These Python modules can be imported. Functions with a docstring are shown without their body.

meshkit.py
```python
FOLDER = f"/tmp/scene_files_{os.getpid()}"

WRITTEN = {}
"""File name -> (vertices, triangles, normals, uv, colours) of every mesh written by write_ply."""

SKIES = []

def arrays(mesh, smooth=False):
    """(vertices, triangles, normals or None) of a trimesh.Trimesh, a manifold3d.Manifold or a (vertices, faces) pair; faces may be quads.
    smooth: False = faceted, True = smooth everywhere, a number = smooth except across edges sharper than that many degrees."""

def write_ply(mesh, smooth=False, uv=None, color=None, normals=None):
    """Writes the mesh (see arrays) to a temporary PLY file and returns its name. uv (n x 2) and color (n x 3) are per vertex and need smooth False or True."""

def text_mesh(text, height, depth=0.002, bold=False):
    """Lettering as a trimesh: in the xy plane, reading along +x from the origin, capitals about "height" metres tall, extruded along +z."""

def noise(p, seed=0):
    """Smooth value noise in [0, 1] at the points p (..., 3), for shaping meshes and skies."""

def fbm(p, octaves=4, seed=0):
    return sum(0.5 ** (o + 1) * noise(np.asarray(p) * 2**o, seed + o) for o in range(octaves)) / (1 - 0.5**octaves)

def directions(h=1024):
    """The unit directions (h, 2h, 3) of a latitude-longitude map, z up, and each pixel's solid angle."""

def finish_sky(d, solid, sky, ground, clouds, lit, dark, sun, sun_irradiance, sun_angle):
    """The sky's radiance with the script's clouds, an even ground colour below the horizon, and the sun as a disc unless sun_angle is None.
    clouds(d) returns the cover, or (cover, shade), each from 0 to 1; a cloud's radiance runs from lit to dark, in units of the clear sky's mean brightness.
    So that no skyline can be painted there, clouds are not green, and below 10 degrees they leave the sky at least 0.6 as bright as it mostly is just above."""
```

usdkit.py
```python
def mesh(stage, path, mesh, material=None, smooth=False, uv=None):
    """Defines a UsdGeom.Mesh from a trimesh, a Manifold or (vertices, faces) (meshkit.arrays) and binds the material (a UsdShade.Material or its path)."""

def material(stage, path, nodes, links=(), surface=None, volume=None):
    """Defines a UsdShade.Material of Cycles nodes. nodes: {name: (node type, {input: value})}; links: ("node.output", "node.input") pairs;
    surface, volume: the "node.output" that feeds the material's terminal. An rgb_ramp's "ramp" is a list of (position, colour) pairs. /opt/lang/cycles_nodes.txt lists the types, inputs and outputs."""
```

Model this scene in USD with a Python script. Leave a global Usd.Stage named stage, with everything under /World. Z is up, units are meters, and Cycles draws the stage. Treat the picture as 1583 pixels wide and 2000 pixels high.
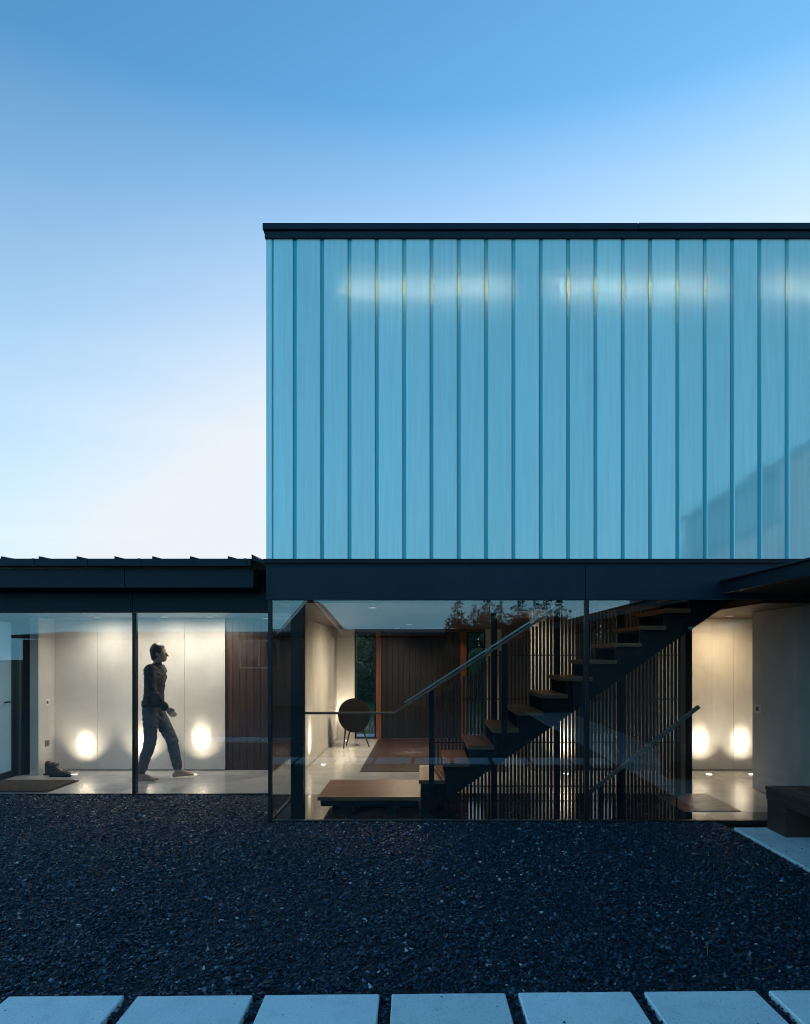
import math, random
import numpy as np, trimesh, usdkit, meshkit
import manifold3d as m3
from manifold3d import Manifold
from pxr import Usd, UsdGeom, UsdLux, UsdShade, Gf, Sdf, Vt

stage = Usd.Stage.CreateInMemory()
UsdGeom.SetStageUpAxis(stage, 'Z')
UsdGeom.SetStageMetersPerUnit(stage, 1.0)
UsdGeom.Xform.Define(stage, '/World')
UsdGeom.Scope.Define(stage, '/World/Looks')
PI = math.pi

# ------------------------------------------------------------------ camera, sky, sun
EYE_Z, DIST, FPX = 1.568, 6.6, 1360.0
SCALE = FPX / DIST                       # pixels of the photograph per metre at the glass front (y = 0)
cam = UsdGeom.Camera.Define(stage, '/World/camera')
cam.CreateFocalLengthAttr(24.0)
cam.CreateHorizontalApertureAttr(24.0 * 1583 / FPX)
cam.CreateVerticalApertureAttr(24.0 * 2000 / FPX)
cam.CreateHorizontalApertureOffsetAttr(-38.5 / FPX * 24.0)
cam.CreateVerticalApertureOffsetAttr(282.0 / FPX * 24.0)
cam.CreateExposureAttr(1.97)
x_ = UsdGeom.Xformable(cam)
x_.AddTranslateOp().Set(Gf.Vec3d(0, -DIST, EYE_Z))
x_.AddRotateXOp().Set(90.0)

SUN_AZ, SUN_EL = math.radians(36), math.radians(7)
# clear dusk sky, thin high veil thickening towards the horizon, a few soft streaks of cloud low down
sky_mat = usdkit.material(stage, '/World/Looks/sky_look', {
    'sky': ('sky_texture', {'sky_type': 'single_scattering', 'sun_disc': False, 'sun_elevation': SUN_EL, 'sun_rotation': SUN_AZ,
                            'altitude': 100.0, 'air_density': 1.0, 'aerosol_density': 0.5, 'ozone_density': 3.0}),
    'tint': ('vector_math', {'math_type': 'multiply', 'vector2': (0.56, 0.84, 0.85)}),
    'dir': ('texture_coordinate', {}), 'xyz': ('separate_xyz', {}),
    'lin': ('map_range', {'from_min': 0.62, 'from_max': 0.0, 'to_min': 0.0, 'to_max': 1.0, 'clamp': True}),
    'mp': ('mapping', {'scale': (2.2, 2.2, 14.0)}), 'nz': ('noise_texture', {'scale': 1.0, 'detail': 5.0, 'roughness': 0.55}),
    'nv': ('math', {'math_type': 'multiply_add', 'value2': 0.36, 'value3': 0.82}), 'vv': ('math', {'math_type': 'multiply'}),
    'low': ('map_range', {'from_min': 0.17, 'from_max': 0.05, 'to_min': 0.0, 'to_max': 1.0, 'clamp': True}),
    'cr': ('rgb_ramp', {'ramp': [(0.47, (0, 0, 0)), (0.62, (1, 1, 1))]}), 'cl': ('math', {'math_type': 'multiply'}),
    'inv': ('math', {'math_type': 'subtract', 'value1': 1.0}),
    'a': ('vector_math', {'math_type': 'scale'}), 'toward': ('vector_math', {'math_type': 'dot_product', 'vector2': (math.sin(SUN_AZ), math.cos(SUN_AZ), 0.0)}),
    'tx': ('map_range', {'range_type': 'smoothstep', 'from_min': 0.30, 'from_max': 0.95, 'to_min': 1.0, 'to_max': 2.9, 'clamp': True}), 'v2': ('math', {'math_type': 'multiply'}), 'v3': ('math', {'math_type': 'minimum', 'value2': 1.0}),
    'tw': ('map_range', {'range_type': 'smoothstep', 'from_min': -0.65, 'from_max': 0.6, 'to_min': 0.0, 'to_max': 1.0, 'clamp': True}),
    'vc': ('rgb_ramp', {'ramp': [(0.0, (0.37, 1.0, 1.40)), (1.0, (0.80, 0.85, 0.90))]}), 'vs': ('vector_math', {'math_type': 'scale', 'scale': 2.25}),
    'b': ('vector_math', {'math_type': 'scale'}), 'ab': ('vector_math', {'math_type': 'add'}),
    'c': ('vector_math', {'math_type': 'scale', 'vector1': (0.60, 0.45, 0.45)}), 'abc': ('vector_math', {'math_type': 'add'}),
    'bg': ('background_shader', {'strength': 0.12}),
}, [('sky.color', 'tint.vector1'), ('dir.generated', 'xyz.vector'), ('dir.generated', 'mp.vector'), ('mp.vector', 'nz.vector'),
    ('xyz.z', 'lin.value'), ('nz.fac', 'nv.value1'), ('lin.result', 'vv.value1'), ('nv.value', 'vv.value2'),
    ('toward.value', 'tx.value'), ('vv.value', 'v2.value1'), ('tx.result', 'v2.value2'), ('v2.value', 'v3.value1'), ('v3.value', 'inv.value2'), ('tint.vector', 'a.vector1'), ('inv.value', 'a.scale'), ('dir.generated', 'toward.vector1'), ('toward.value', 'tw.value'), ('tw.result', 'vc.fac'), ('vc.color', 'vs.vector1'), ('vs.vector', 'b.vector1'), ('v3.value', 'b.scale'), ('a.vector', 'ab.vector1'), ('b.vector', 'ab.vector2'),
    ('xyz.z', 'low.value'), ('nz.fac', 'cr.fac'), ('cr.color', 'cl.value1'), ('low.result', 'cl.value2'), ('cl.value', 'c.scale'), ('ab.vector', 'abc.vector1'), ('c.vector', 'abc.vector2'),
    ('abc.vector', 'bg.color')], surface='bg.background')
dome = UsdLux.DomeLight.Define(stage, '/World/sky')
UsdShade.MaterialBindingAPI.Apply(dome.GetPrim()).Bind(sky_mat)
dome.GetPrim().SetCustomDataByKey('kind', 'structure')
sun = UsdLux.DistantLight.Define(stage, '/World/sun')
sun.CreateNormalizeAttr(True)
sun.CreateIntensityAttr(0.12)
sun.CreateAngleAttr(10.0)
sun.CreateColorAttr(Gf.Vec3f(1.0, 0.86, 0.72))
sd = Gf.Vec3d(math.sin(SUN_AZ) * math.cos(SUN_EL), math.cos(SUN_AZ) * math.cos(SUN_EL), math.sin(SUN_EL))
sun.AddTransformOp().Set(Gf.Matrix4d().SetRotate(Gf.Rotation(Gf.Vec3d(0, 0, 1), sd)))

# ------------------------------------------------------------------ measuring helpers
def K(y): return 1 + y / DIST
def PX(px, y): return (px - 830.0) * K(y) / SCALE      # metres to the right, of a thing that stands y metres behind the glass front
def PZ(py, y): return EYE_Z + (1282.0 - py) * K(y) / SCALE

# ------------------------------------------------------------------ scene helpers
used = {}
def numbered(path):
    n = used.get(path, 0)
    used[path] = n + 1
    return path if n == 0 else f'{path}_{n:03d}'
def ppath(parent):
    return '/World' if parent is None else str(parent.GetPath())
def tag(prim, label=None, cat=None, group=None, kind=None):
    for k, v in (('label', label), ('category', cat), ('group', group), ('kind', kind)):
        if v: prim.SetCustomDataByKey(k, v)
    return prim
def obj(name, mesh, mat, parent=None, smooth=False, **kw):
    m = usdkit.mesh(stage, numbered(ppath(parent) + '/' + name), mesh, M[mat], smooth=smooth)
    return tag(m.GetPrim(), **kw)
def thing(name, label=None, cat=None, loc=(0, 0, 0), rotz=0, group=None, kind=None):
    x = UsdGeom.Xform.Define(stage, numbered('/World/' + name))
    if any(loc): x.AddTranslateOp().Set(Gf.Vec3d(*loc))
    if rotz: x.AddRotateZOp().Set(math.degrees(rotz))
    return tag(x.GetPrim(), label, cat, group, kind)
def copy(root, loc, rotz=0, scale=1, label=None):
    was = root.GetCustomData()
    r = thing(root.GetName(), label or was.get('label'), was.get('category'), loc, rotz, was.get('group'))
    if scale != 1: UsdGeom.Xformable(r).AddScaleOp().Set(Gf.Vec3f(scale, scale, scale))
    r.GetReferences().AddInternalReference(root.GetPath())
    r.SetInstanceable(True)
    return r

def bx(x0, x1, y0, y1, z0, z1, c=0.0):
    """a box, its edges chamfered by c"""
    x0, x1 = min(x0, x1), max(x0, x1); y0, y1 = min(y0, y1), max(y0, y1); z0, z1 = min(z0, z1), max(z0, z1)
    if c <= 0:
        b = trimesh.creation.box((x1 - x0, y1 - y0, z1 - z0)); b.apply_translation(((x0 + x1) / 2, (y0 + y1) / 2, (z0 + z1) / 2)); return b
    p = []
    for X, sx in ((x0, 1), (x1, -1)):
        for Y, sy in ((y0, 1), (y1, -1)):
            for Z, sz in ((z0, 1), (z1, -1)):
                p += [(X, Y + sy * c, Z + sz * c), (X + sx * c, Y, Z + sz * c), (X + sx * c, Y + sy * c, Z)]
    return hull(p)
def hull(points):
    m = Manifold.hull_points(np.asarray(points, float)).to_mesh()
    return trimesh.Trimesh(m.vert_properties[:, :3], m.tri_verts, process=False)
def cat(*ms):
    return trimesh.util.concatenate([m for m in ms])
def cyl(p, q, r, n=16):
    return trimesh.creation.cylinder(radius=r, segment=(p, q), sections=n)
def prism(poly, axis, a0, a1):
    """a polygon of 2-D points extruded along axis ('y': points are x, z; 'x': points are y, z)"""
    from shapely.geometry import Polygon
    m = trimesh.creation.extrude_polygon(Polygon(poly), a1 - a0, engine='earcut')
    v = m.vertices.copy()
    if axis == 'y': m.vertices = np.stack([v[:, 0], a1 - v[:, 2], v[:, 1]], 1)
    else: m.vertices = np.stack([a0 + v[:, 2], v[:, 0], v[:, 1]], 1)
    return m
def bar(p, q, w, h, up=(0, 0, 1), c=0.0):
    """a bar of width w (sideways) and height h from p to q"""
    p, q, up = np.array(p, float), np.array(q, float), np.array(up, float)
    d = q - p; L = np.linalg.norm(d); d /= L
    s = np.cross(d, up); s /= np.linalg.norm(s); u = np.cross(s, d)
    b = bx(0, L, -w / 2, w / 2, -h / 2, h / 2, c)
    T = np.eye(4); T[:3, 0], T[:3, 1], T[:3, 2], T[:3, 3] = d, -s, u, p
    b.apply_transform(T)
    return b

# ------------------------------------------------------------------ materials
M = {}
def mat(name, nodes, links, surface='p.BSDF', volume=None):
    M[name] = usdkit.material(stage, '/World/Looks/' + name, nodes, links, surface=surface, volume=volume)
def pbr(name, c0, c1=None, rough=0.5, scale=(4, 4, 4), detail=5.0, bump=0.0, bscale=40.0, spec=0.5, metallic=0.0, rvar=0.0, ramp=(0.35, 0.65), rnd=0.0, coat=0.0):
    """base colour wandering between c0 and c1 by noise, fine relief by a second noise, and a tone per piece by rnd"""
    n = {'p': ('principled_bsdf', {'roughness': rough, 'specular_ior_level': spec, 'metallic': metallic, 'coat_weight': coat}),
         'g': ('geometry', {})}
    l = []
    c1 = c1 or c0
    n['m'] = ('mapping', {'scale': scale}); n['n'] = ('noise_texture', {'scale': 1.0, 'detail': detail, 'roughness': 0.6})
    n['r'] = ('rgb_ramp', {'ramp': [(ramp[0], c0), (ramp[1], c1)]})
    l += [('g.position', 'm.vector'), ('m.vector', 'n.vector'), ('n.fac', 'r.fac')]
    out = 'r.color'
    if rnd:
        n['o'] = ('object_info', {}); n['om'] = ('math', {'math_type': 'multiply_add', 'value2': 2 * rnd, 'value3': 1 - rnd}); n['os'] = ('vector_math', {'math_type': 'scale'})
        l += [('o.random', 'om.value1'), (out, 'os.vector1'), ('om.value', 'os.scale')]
        out = 'os.vector'
    l.append((out, 'p.base_color'))
    if rvar:
        n['rm'] = ('math', {'math_type': 'multiply_add', 'value2': rvar, 'value3': rough - rvar / 2})
        l += [('n.fac', 'rm.value1'), ('rm.value', 'p.roughness')]
    if bump:
        n['bm'] = ('mapping', {'scale': tuple(s * bscale / max(scale) for s in scale)}); n['bn'] = ('noise_texture', {'scale': 1.0, 'detail': 4.0, 'roughness': 0.6})
        n['b'] = ('bump', {'strength': 1.0, 'distance': bump})
        l += [('g.position', 'bm.vector'), ('bm.vector', 'bn.vector'), ('bn.fac', 'b.height'), ('b.normal', 'p.normal')]
    mat(name, n, l)

pbr('plaster', (0.50, 0.48, 0.455), (0.62, 0.60, 0.57), 0.75, (1.6, 1.6, 1.2), bump=0.002, bscale=60, spec=0.3)
pbr('plaster_edge', (0.52, 0.5, 0.48), (0.6, 0.58, 0.56), 0.7, (2, 2, 2), bump=0.0015, bscale=70)
pbr('polished_concrete', (0.46, 0.455, 0.44), (0.58, 0.575, 0.56), 0.22, (2.2, 2.2, 2.2), rvar=0.14, bump=0.0004, bscale=25)
pbr('black_stone', (0.008, 0.009, 0.010), (0.016, 0.017, 0.018), 0.06, (5, 5, 5), rvar=0.05)
pbr('anthracite', (0.003, 0.012, 0.022), (0.006, 0.018, 0.031), 0.45, (3, 3, 1.2), rvar=0.2, bump=0.0016, bscale=5, spec=0.2)
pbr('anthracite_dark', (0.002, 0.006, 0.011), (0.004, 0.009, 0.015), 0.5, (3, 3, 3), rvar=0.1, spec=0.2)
pbr('steel_black', (0.005, 0.006, 0.008), (0.010, 0.011, 0.013), 0.42, (7, 7, 7), rvar=0.15, spec=0.3)
pbr('soffit_black', (0.004, 0.005, 0.006), None, 0.85, spec=0.08)
pbr('tread_wood', (0.17, 0.066, 0.028), (0.32, 0.14, 0.062), 0.42, (3.0, 55, 55), detail=6, rvar=0.15, bump=0.0008, bscale=80, rnd=0.14)
pbr('floor_wood', (0.020, 0.010, 0.0075), (0.055, 0.025, 0.017), 0.34, (3.0, 50, 50), detail=6, rvar=0.15, bump=0.0008, bscale=70, rnd=0.22)
pbr('mat_wood', (0.20, 0.085, 0.045), (0.34, 0.165, 0.09), 0.38, (3.0, 50, 50), detail=6, rvar=0.15, bump=0.001, bscale=70, rnd=0.15)
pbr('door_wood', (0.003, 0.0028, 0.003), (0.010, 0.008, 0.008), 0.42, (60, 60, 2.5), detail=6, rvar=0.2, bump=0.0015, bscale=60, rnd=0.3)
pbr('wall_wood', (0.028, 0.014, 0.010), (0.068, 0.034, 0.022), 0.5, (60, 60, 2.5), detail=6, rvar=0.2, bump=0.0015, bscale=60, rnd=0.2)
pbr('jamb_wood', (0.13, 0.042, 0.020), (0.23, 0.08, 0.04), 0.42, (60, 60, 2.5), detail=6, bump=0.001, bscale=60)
pbr('ceiling_wood', (0.055, 0.021, 0.011), (0.10, 0.042, 0.022), 0.5, (2.5, 45, 45), detail=6, bump=0.001, bscale=60)
pbr('slat_wood', (0.030, 0.016, 0.011), (0.070, 0.038, 0.024), 0.5, (60, 60, 2.5), detail=5, bump=0.0006, bscale=60, rnd=0.25)
pbr('bench_wood', (0.030, 0.011, 0.008), (0.065, 0.027, 0.019), 0.5, (50, 3.0, 50), detail=6, bump=0.0012, bscale=60, rnd=0.2)
pbr('rail_wood', (0.16, 0.10, 0.07), (0.27, 0.18, 0.13), 0.35, (3.0, 55, 55), detail=6)
def slabby(name, c0, c1, dark):
    mat(name, {'g': ('geometry', {}), 'n1': ('noise_texture', {'scale': 2.6, 'detail': 8.0, 'roughness': 0.62}), 'r1': ('rgb_ramp', {'ramp': [(0.36, c0), (0.62, c1)]}),
               'n2': ('noise_texture', {'scale': 130.0, 'detail': 3.0}), 'r2': ('rgb_ramp', {'ramp': [(0.30, (0.62, 0.62, 0.62)), (0.42, (1, 1, 1)), (0.7, (1.0, 1.0, 1.0)), (0.8, (1.08, 1.08, 1.08))]}),
               'n3': ('noise_texture', {'scale': 7.0, 'detail': 6.0, 'roughness': 0.7}), 'r3': ('rgb_ramp', {'ramp': [(0.33, dark), (0.46, (1, 1, 1))]}),
               'a': ('vector_math', {'math_type': 'multiply'}), 'b': ('vector_math', {'math_type': 'multiply'}),
               'o': ('object_info', {}), 'om': ('math', {'math_type': 'multiply_add', 'value2': 0.14, 'value3': 0.92}), 'c': ('vector_math', {'math_type': 'scale'}),
               'v': ('voronoi_texture', {'scale': 95.0}), 'vr': ('rgb_ramp', {'ramp': [(0.10, (0, 0, 0)), (0.26, (1, 1, 1))]}), 'bm': ('bump', {'distance': 0.0012, 'strength': 0.8}),
               'p': ('principled_bsdf', {'roughness': 0.82, 'specular_ior_level': 0.3})},
        [('g.position', 'n1.vector'), ('g.position', 'n2.vector'), ('g.position', 'n3.vector'), ('g.position', 'v.vector'), ('n1.fac', 'r1.fac'), ('n2.fac', 'r2.fac'), ('n3.fac', 'r3.fac'),
         ('r1.color', 'a.vector1'), ('r2.color', 'a.vector2'), ('a.vector', 'b.vector1'), ('r3.color', 'b.vector2'), ('o.random', 'om.value1'), ('om.value', 'c.scale'), ('b.vector', 'c.vector1'), ('c.vector', 'p.base_color'),
         ('v.distance', 'vr.fac'), ('vr.color', 'bm.height'), ('bm.normal', 'p.normal')])
slabby('paving', (0.76, 0.79, 0.79), (0.84, 0.86, 0.85), (0.84, 0.86, 0.86))
slabby('path_concrete', (0.56, 0.60, 0.61), (0.68, 0.71, 0.71), (0.8, 0.82, 0.82))
pbr('slate_chip', (0.001, 0.006, 0.013), (0.011, 0.034, 0.062), 0.30, (30, 30, 30), rvar=0.3, bump=0.001, bscale=160, rnd=0.7, spec=0.35, ramp=(0.3, 0.7))
pbr('grey_chip', (0.04, 0.07, 0.10), (0.09, 0.13, 0.17), 0.36, (30, 30, 30), bump=0.001, bscale=160, rnd=0.4)
pbr('pale_chip', (0.25, 0.25, 0.25), (0.55, 0.53, 0.5), 0.45, (40, 40, 40), bump=0.001, bscale=160, rnd=0.3)
pbr('gravel_bed', (0.002, 0.004, 0.006), (0.010, 0.016, 0.024), 0.7, (70, 70, 70), detail=4, bump=0.012, bscale=70)
pbr('lawn', (0.035, 0.085, 0.022), (0.07, 0.13, 0.04), 0.8, (6, 6, 6), bump=0.02, bscale=30, spec=0.2)
pbr('grass_blade', (0.06, 0.13, 0.03), (0.10, 0.18, 0.05), 0.55, (9, 9, 9), spec=0.3)
pbr('foliage', (0.04, 0.085, 0.03), (0.085, 0.14, 0.05), 0.55, (5, 5, 5), spec=0.35)
pbr('foliage_dark', (0.012, 0.028, 0.015), (0.030, 0.055, 0.028), 0.6, (5, 5, 5), spec=0.3)
pbr('bark', (0.03, 0.023, 0.017), (0.075, 0.058, 0.045), 0.85, (12, 12, 3), bump=0.01, bscale=30)
pbr('render_dark', (0.05, 0.055, 0.06), (0.075, 0.08, 0.085), 0.8, (2, 2, 2), bump=0.002, bscale=40)
pbr('render_pale', (0.35, 0.36, 0.37), (0.45, 0.46, 0.46), 0.8, (1.5, 1.5, 1.5), bump=0.002, bscale=40)
pbr('roof_slate', (0.022, 0.024, 0.028), (0.045, 0.048, 0.054), 0.6, (4, 4, 4), bump=0.004, bscale=14)
pbr('white_paint', (0.70, 0.70, 0.69), (0.78, 0.78, 0.77), 0.4, (4, 4, 4))
pbr('switch_white', (0.74, 0.73, 0.70), None, 0.35)
pbr('switch_dark', (0.04, 0.04, 0.04), None, 0.4)
pbr('socket_grey', (0.16, 0.15, 0.14), (0.2, 0.19, 0.18), 0.4)
pbr('coir', (0.065, 0.055, 0.045), (0.12, 0.10, 0.082), 0.95, (45, 45, 45), bump=0.006, bscale=300, spec=0.1)
pbr('leather', (0.035, 0.022, 0.016), (0.075, 0.048, 0.034), 0.5, (14, 14, 14), bump=0.002, bscale=70)
pbr('rubber', (0.012, 0.012, 0.012), None, 0.7)
pbr('wool_sock', (0.5, 0.48, 0.45), (0.6, 0.58, 0.55), 0.9, (30, 30, 30), bump=0.003, bscale=200)
pbr('speaker_cloth', (0.005, 0.005, 0.005), (0.012, 0.011, 0.011), 0.9, (90, 90, 90), bump=0.001, bscale=500, spec=0.05)
pbr('skin', (0.42, 0.25, 0.18), (0.50, 0.31, 0.23), 0.5, (20, 20, 20), bump=0.0005, bscale=200)
pbr('hair', (0.02, 0.014, 0.01), (0.045, 0.03, 0.02), 0.5, (60, 60, 20), bump=0.004, bscale=160)
pbr('jumper', (0.05, 0.051, 0.055), (0.085, 0.087, 0.092), 0.9, (12, 12, 12), bump=0.003, bscale=160, spec=0.15)
pbr('denim', (0.10, 0.105, 0.115), (0.15, 0.155, 0.165), 0.9, (14, 14, 14), bump=0.002, bscale=200, spec=0.15)
pbr('brushed_steel', (0.45, 0.45, 0.45), (0.55, 0.55, 0.55), 0.3, (10, 10, 10), metallic=1.0)
pbr('gasket_teal', (0.002, 0.24, 0.33), None, 0.4)
pbr('room_white', (0.70, 0.70, 0.68), None, 0.8)
pbr('dry_leaf', (0.16, 0.10, 0.05), (0.26, 0.17, 0.09), 0.7, (30, 30, 30), rnd=0.3)

def pane(name, tint, base):
    """window glass: clear, reflecting more at grazing angles"""
    mat(name, {'t': ('transparent_bsdf', {'color': tint}), 'g': ('glossy_bsdf', {'color': (1, 1, 1), 'roughness': 0.0}),
               'lw': ('layer_weight', {'blend': 0.5}), 'pw': ('math', {'math_type': 'power', 'value2': 5.0}),
               'ma': ('math', {'math_type': 'multiply_add', 'value2': 1 - base, 'value3': base}), 'mx': ('mix_closure', {})},
        [('lw.facing', 'pw.value1'), ('pw.value', 'ma.value1'), ('ma.value', 'mx.fac'), ('t.BSDF', 'mx.closure1'), ('g.BSDF', 'mx.closure2')], surface='mx.closure')
pane('window_glass', (0.84, 0.88, 0.90), 0.078)
pane('clear_glass', (0.92, 0.94, 0.95), 0.05)
def milk(name, refl, trans, ft, rough, gl):
    """milky channel glass: part scatters back, part lets light through diffusely, the smooth face mirrors the sky"""
    mat(name, {'geo': ('geometry', {}), 'mp': ('mapping', {'scale': (26, 26, 1.1)}), 'nz': ('noise_texture', {'scale': 1.0, 'detail': 5.0, 'roughness': 0.6}),
               'rp': ('rgb_ramp', {'ramp': [(0.3, tuple(0.88 * c for c in refl)), (0.7, tuple(1.06 * c for c in refl))]}),
               'oi': ('object_info', {}), 'om': ('math', {'math_type': 'multiply_add', 'value2': 0.12, 'value3': 0.94}), 'os': ('vector_math', {'math_type': 'scale'}),
               'd': ('diffuse_bsdf', {}), 't': ('translucent_bsdf', {'color': trans}), 'g': ('glossy_bsdf', {'color': (1, 1, 1), 'roughness': rough}),
               'bn': ('noise_texture', {'scale': 2.2, 'detail': 2.0}), 'bu': ('bump', {'strength': 1.0, 'distance': 0.0012}),
               'lw': ('layer_weight', {'blend': 0.5}), 'pw': ('math', {'math_type': 'power', 'value2': 4.0}), 'ma': ('math', {'math_type': 'multiply_add', 'value2': 1 - gl, 'value3': gl}),
               'm1': ('mix_closure', {'fac': ft}), 'm2': ('mix_closure', {})},
        [('geo.position', 'mp.vector'), ('mp.vector', 'nz.vector'), ('nz.fac', 'rp.fac'), ('oi.random', 'om.value1'), ('om.value', 'os.scale'), ('rp.color', 'os.vector1'), ('os.vector', 'd.color'), ('d.BSDF', 'm1.closure1'), ('t.BSDF', 'm1.closure2'),
         ('geo.position', 'bn.vector'), ('bn.fac', 'bu.height'), ('bu.normal', 'g.normal'),
         ('lw.facing', 'pw.value1'), ('pw.value', 'ma.value1'), ('ma.value', 'm2.fac'), ('m1.closure', 'm2.closure1'), ('g.BSDF', 'm2.closure2')], surface='m2.closure')
milk('channel_glass', (0.55, 0.94, 0.95), (0.90, 0.88, 0.86), 0.18, 0.05, 0.14)
milk('channel_edge', (0.004, 0.60, 0.72), (0.95, 0.80, 0.42), 0.24, 0.2, 0.03)
milk('frosted_glass', (0.5, 0.62, 0.68), (0.85, 0.93, 0.95), 0.6, 0.2, 0.06)
def glow(name, color, strength):
    mat(name, {'e': ('emission', {'color': color, 'strength': strength})}, [], surface='e.emission')
glow('strip_glow', (1.0, 0.80, 0.64), 17.0)
glow('lamp_glow', (1.0, 0.80, 0.56), 8.0)
glow('lamp_dim', (1.0, 0.80, 0.56), 0.6)
glow('lit_window', (1.0, 0.75, 0.45), 0.35)

def spot(parent, loc, aim, power, half, soft=1.0, radius=0.02, color=(1.0, 0.79, 0.56)):
    s = UsdLux.SphereLight.Define(stage, numbered(ppath(parent) + '/lamp_light'))
    s.CreateRadiusAttr(radius); s.CreateIntensityAttr(power); s.CreateNormalizeAttr(True); s.CreateColorAttr(Gf.Vec3f(*color))
    sh = UsdLux.ShapingAPI.Apply(s.GetPrim())
    sh.CreateShapingConeAngleAttr(half); sh.CreateShapingConeSoftnessAttr(soft)
    d = Gf.Vec3d(*(np.array(aim, float) - np.array(loc, float)))
    m = Gf.Matrix4d().SetRotate(Gf.Rotation(Gf.Vec3d(0, 0, -1), d)); m.SetTranslateOnly(Gf.Vec3d(*loc))
    s.AddTransformOp().Set(m)

# ------------------------------------------------------------------ levels and lines of the house, in metres
YL = 1.3            # the low wing's glass stands back from the main front
YB = 2.95           # back wall of the corridor
YE = 6.62           # rear end of the hall
XC = -1.48          # left corner of the main glass front
CEIL = 2.085
XR = 7.4            # how far the house goes on to the right, outside the picture
XLW = -5.75          # and to the left
HW = -1.66          # the hall's left wall
HR = 1.456          # the hall's right wall

# ------------------------------------------------------------------ ground
obj('ground', bx(-300, 300, -300, 300, -0.6, -0.06), 'lawn', kind='structure')
obj('gravel_bed', cat(bx(-12, 2.81, -13.5, -0.02, -0.059, -0.012), bx(-12, XC - 0.03, -0.02, YL - 0.02, -0.059, -0.012)), 'gravel_bed', kind='structure')
obj('side_path', bx(2.81, 4.4, -13.5, -0.27, -0.059, 0.012, 0.006), 'path_concrete', kind='structure')
pv = thing('stepping_stone_path', kind='structure')
ROT = math.radians(1.1)
cr, sr = math.cos(ROT), math.sin(ROT)
slab_rects = []
rng = np.random.default_rng(5)
for i in range(-7, 8):
    x0 = -0.150 + 0.580 * i
    j = rng.uniform(-0.003, 0.003, 3)
    b = bx(0, 0.522, -0.60, 0, -0.03, 0.022, 0.005)
    T = np.eye(4); T[:2, :2] = [[cr, -sr], [sr, cr]]
    T[:3, 3] = [x0 * cr + j[0], -3.405 + x0 * sr + j[1], j[2]]
    b.apply_transform(T)
    obj('paving_slab', b, 'paving', pv)
    slab_rects.append((x0 + j[0], x0 + 0.522 + j[0]))

# ------------------------------------------------------------------ gravel: chips by the ten thousand
def chip(seed, flat):
    r = np.random.default_rng(seed)
    p = r.normal(size=(11, 3)); p /= np.linalg.norm(p, axis=1)[:, None]
    p *= r.uniform(0.75, 1.1, (11, 1))
    return hull(p * (0.5, r.uniform(0.32, 0.46), flat))
pi_path = '/World/gravel'
pi = UsdGeom.PointInstancer.Define(stage, pi_path)
tag(pi.GetPrim(), 'dark slate chips covering the courtyard in front of the glass', 'gravel', kind='stuff')
protos = []
for s in range(8):
    pm = usdkit.mesh(stage, f'{pi_path}/chips/slate_chip_{s:03d}', chip(100 + s, 0.16 + 0.03 * (s % 4)), M['pale_chip' if s == 7 else 'grey_chip' if s == 6 else 'slate_chip'])
    protos.append(pm.GetPath())
r = np.random.default_rng(11)
def scatter(x0, x1, y0, y1, dens, size, z0, z1):
    n = int((x1 - x0) * (y1 - y0) * dens)
    p = np.stack([r.uniform(x0, x1, n), r.uniform(y0, y1, n), r.uniform(z0, z1, n)], 1)
    return p, np.full(n, size)
P, S = [], []
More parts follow.
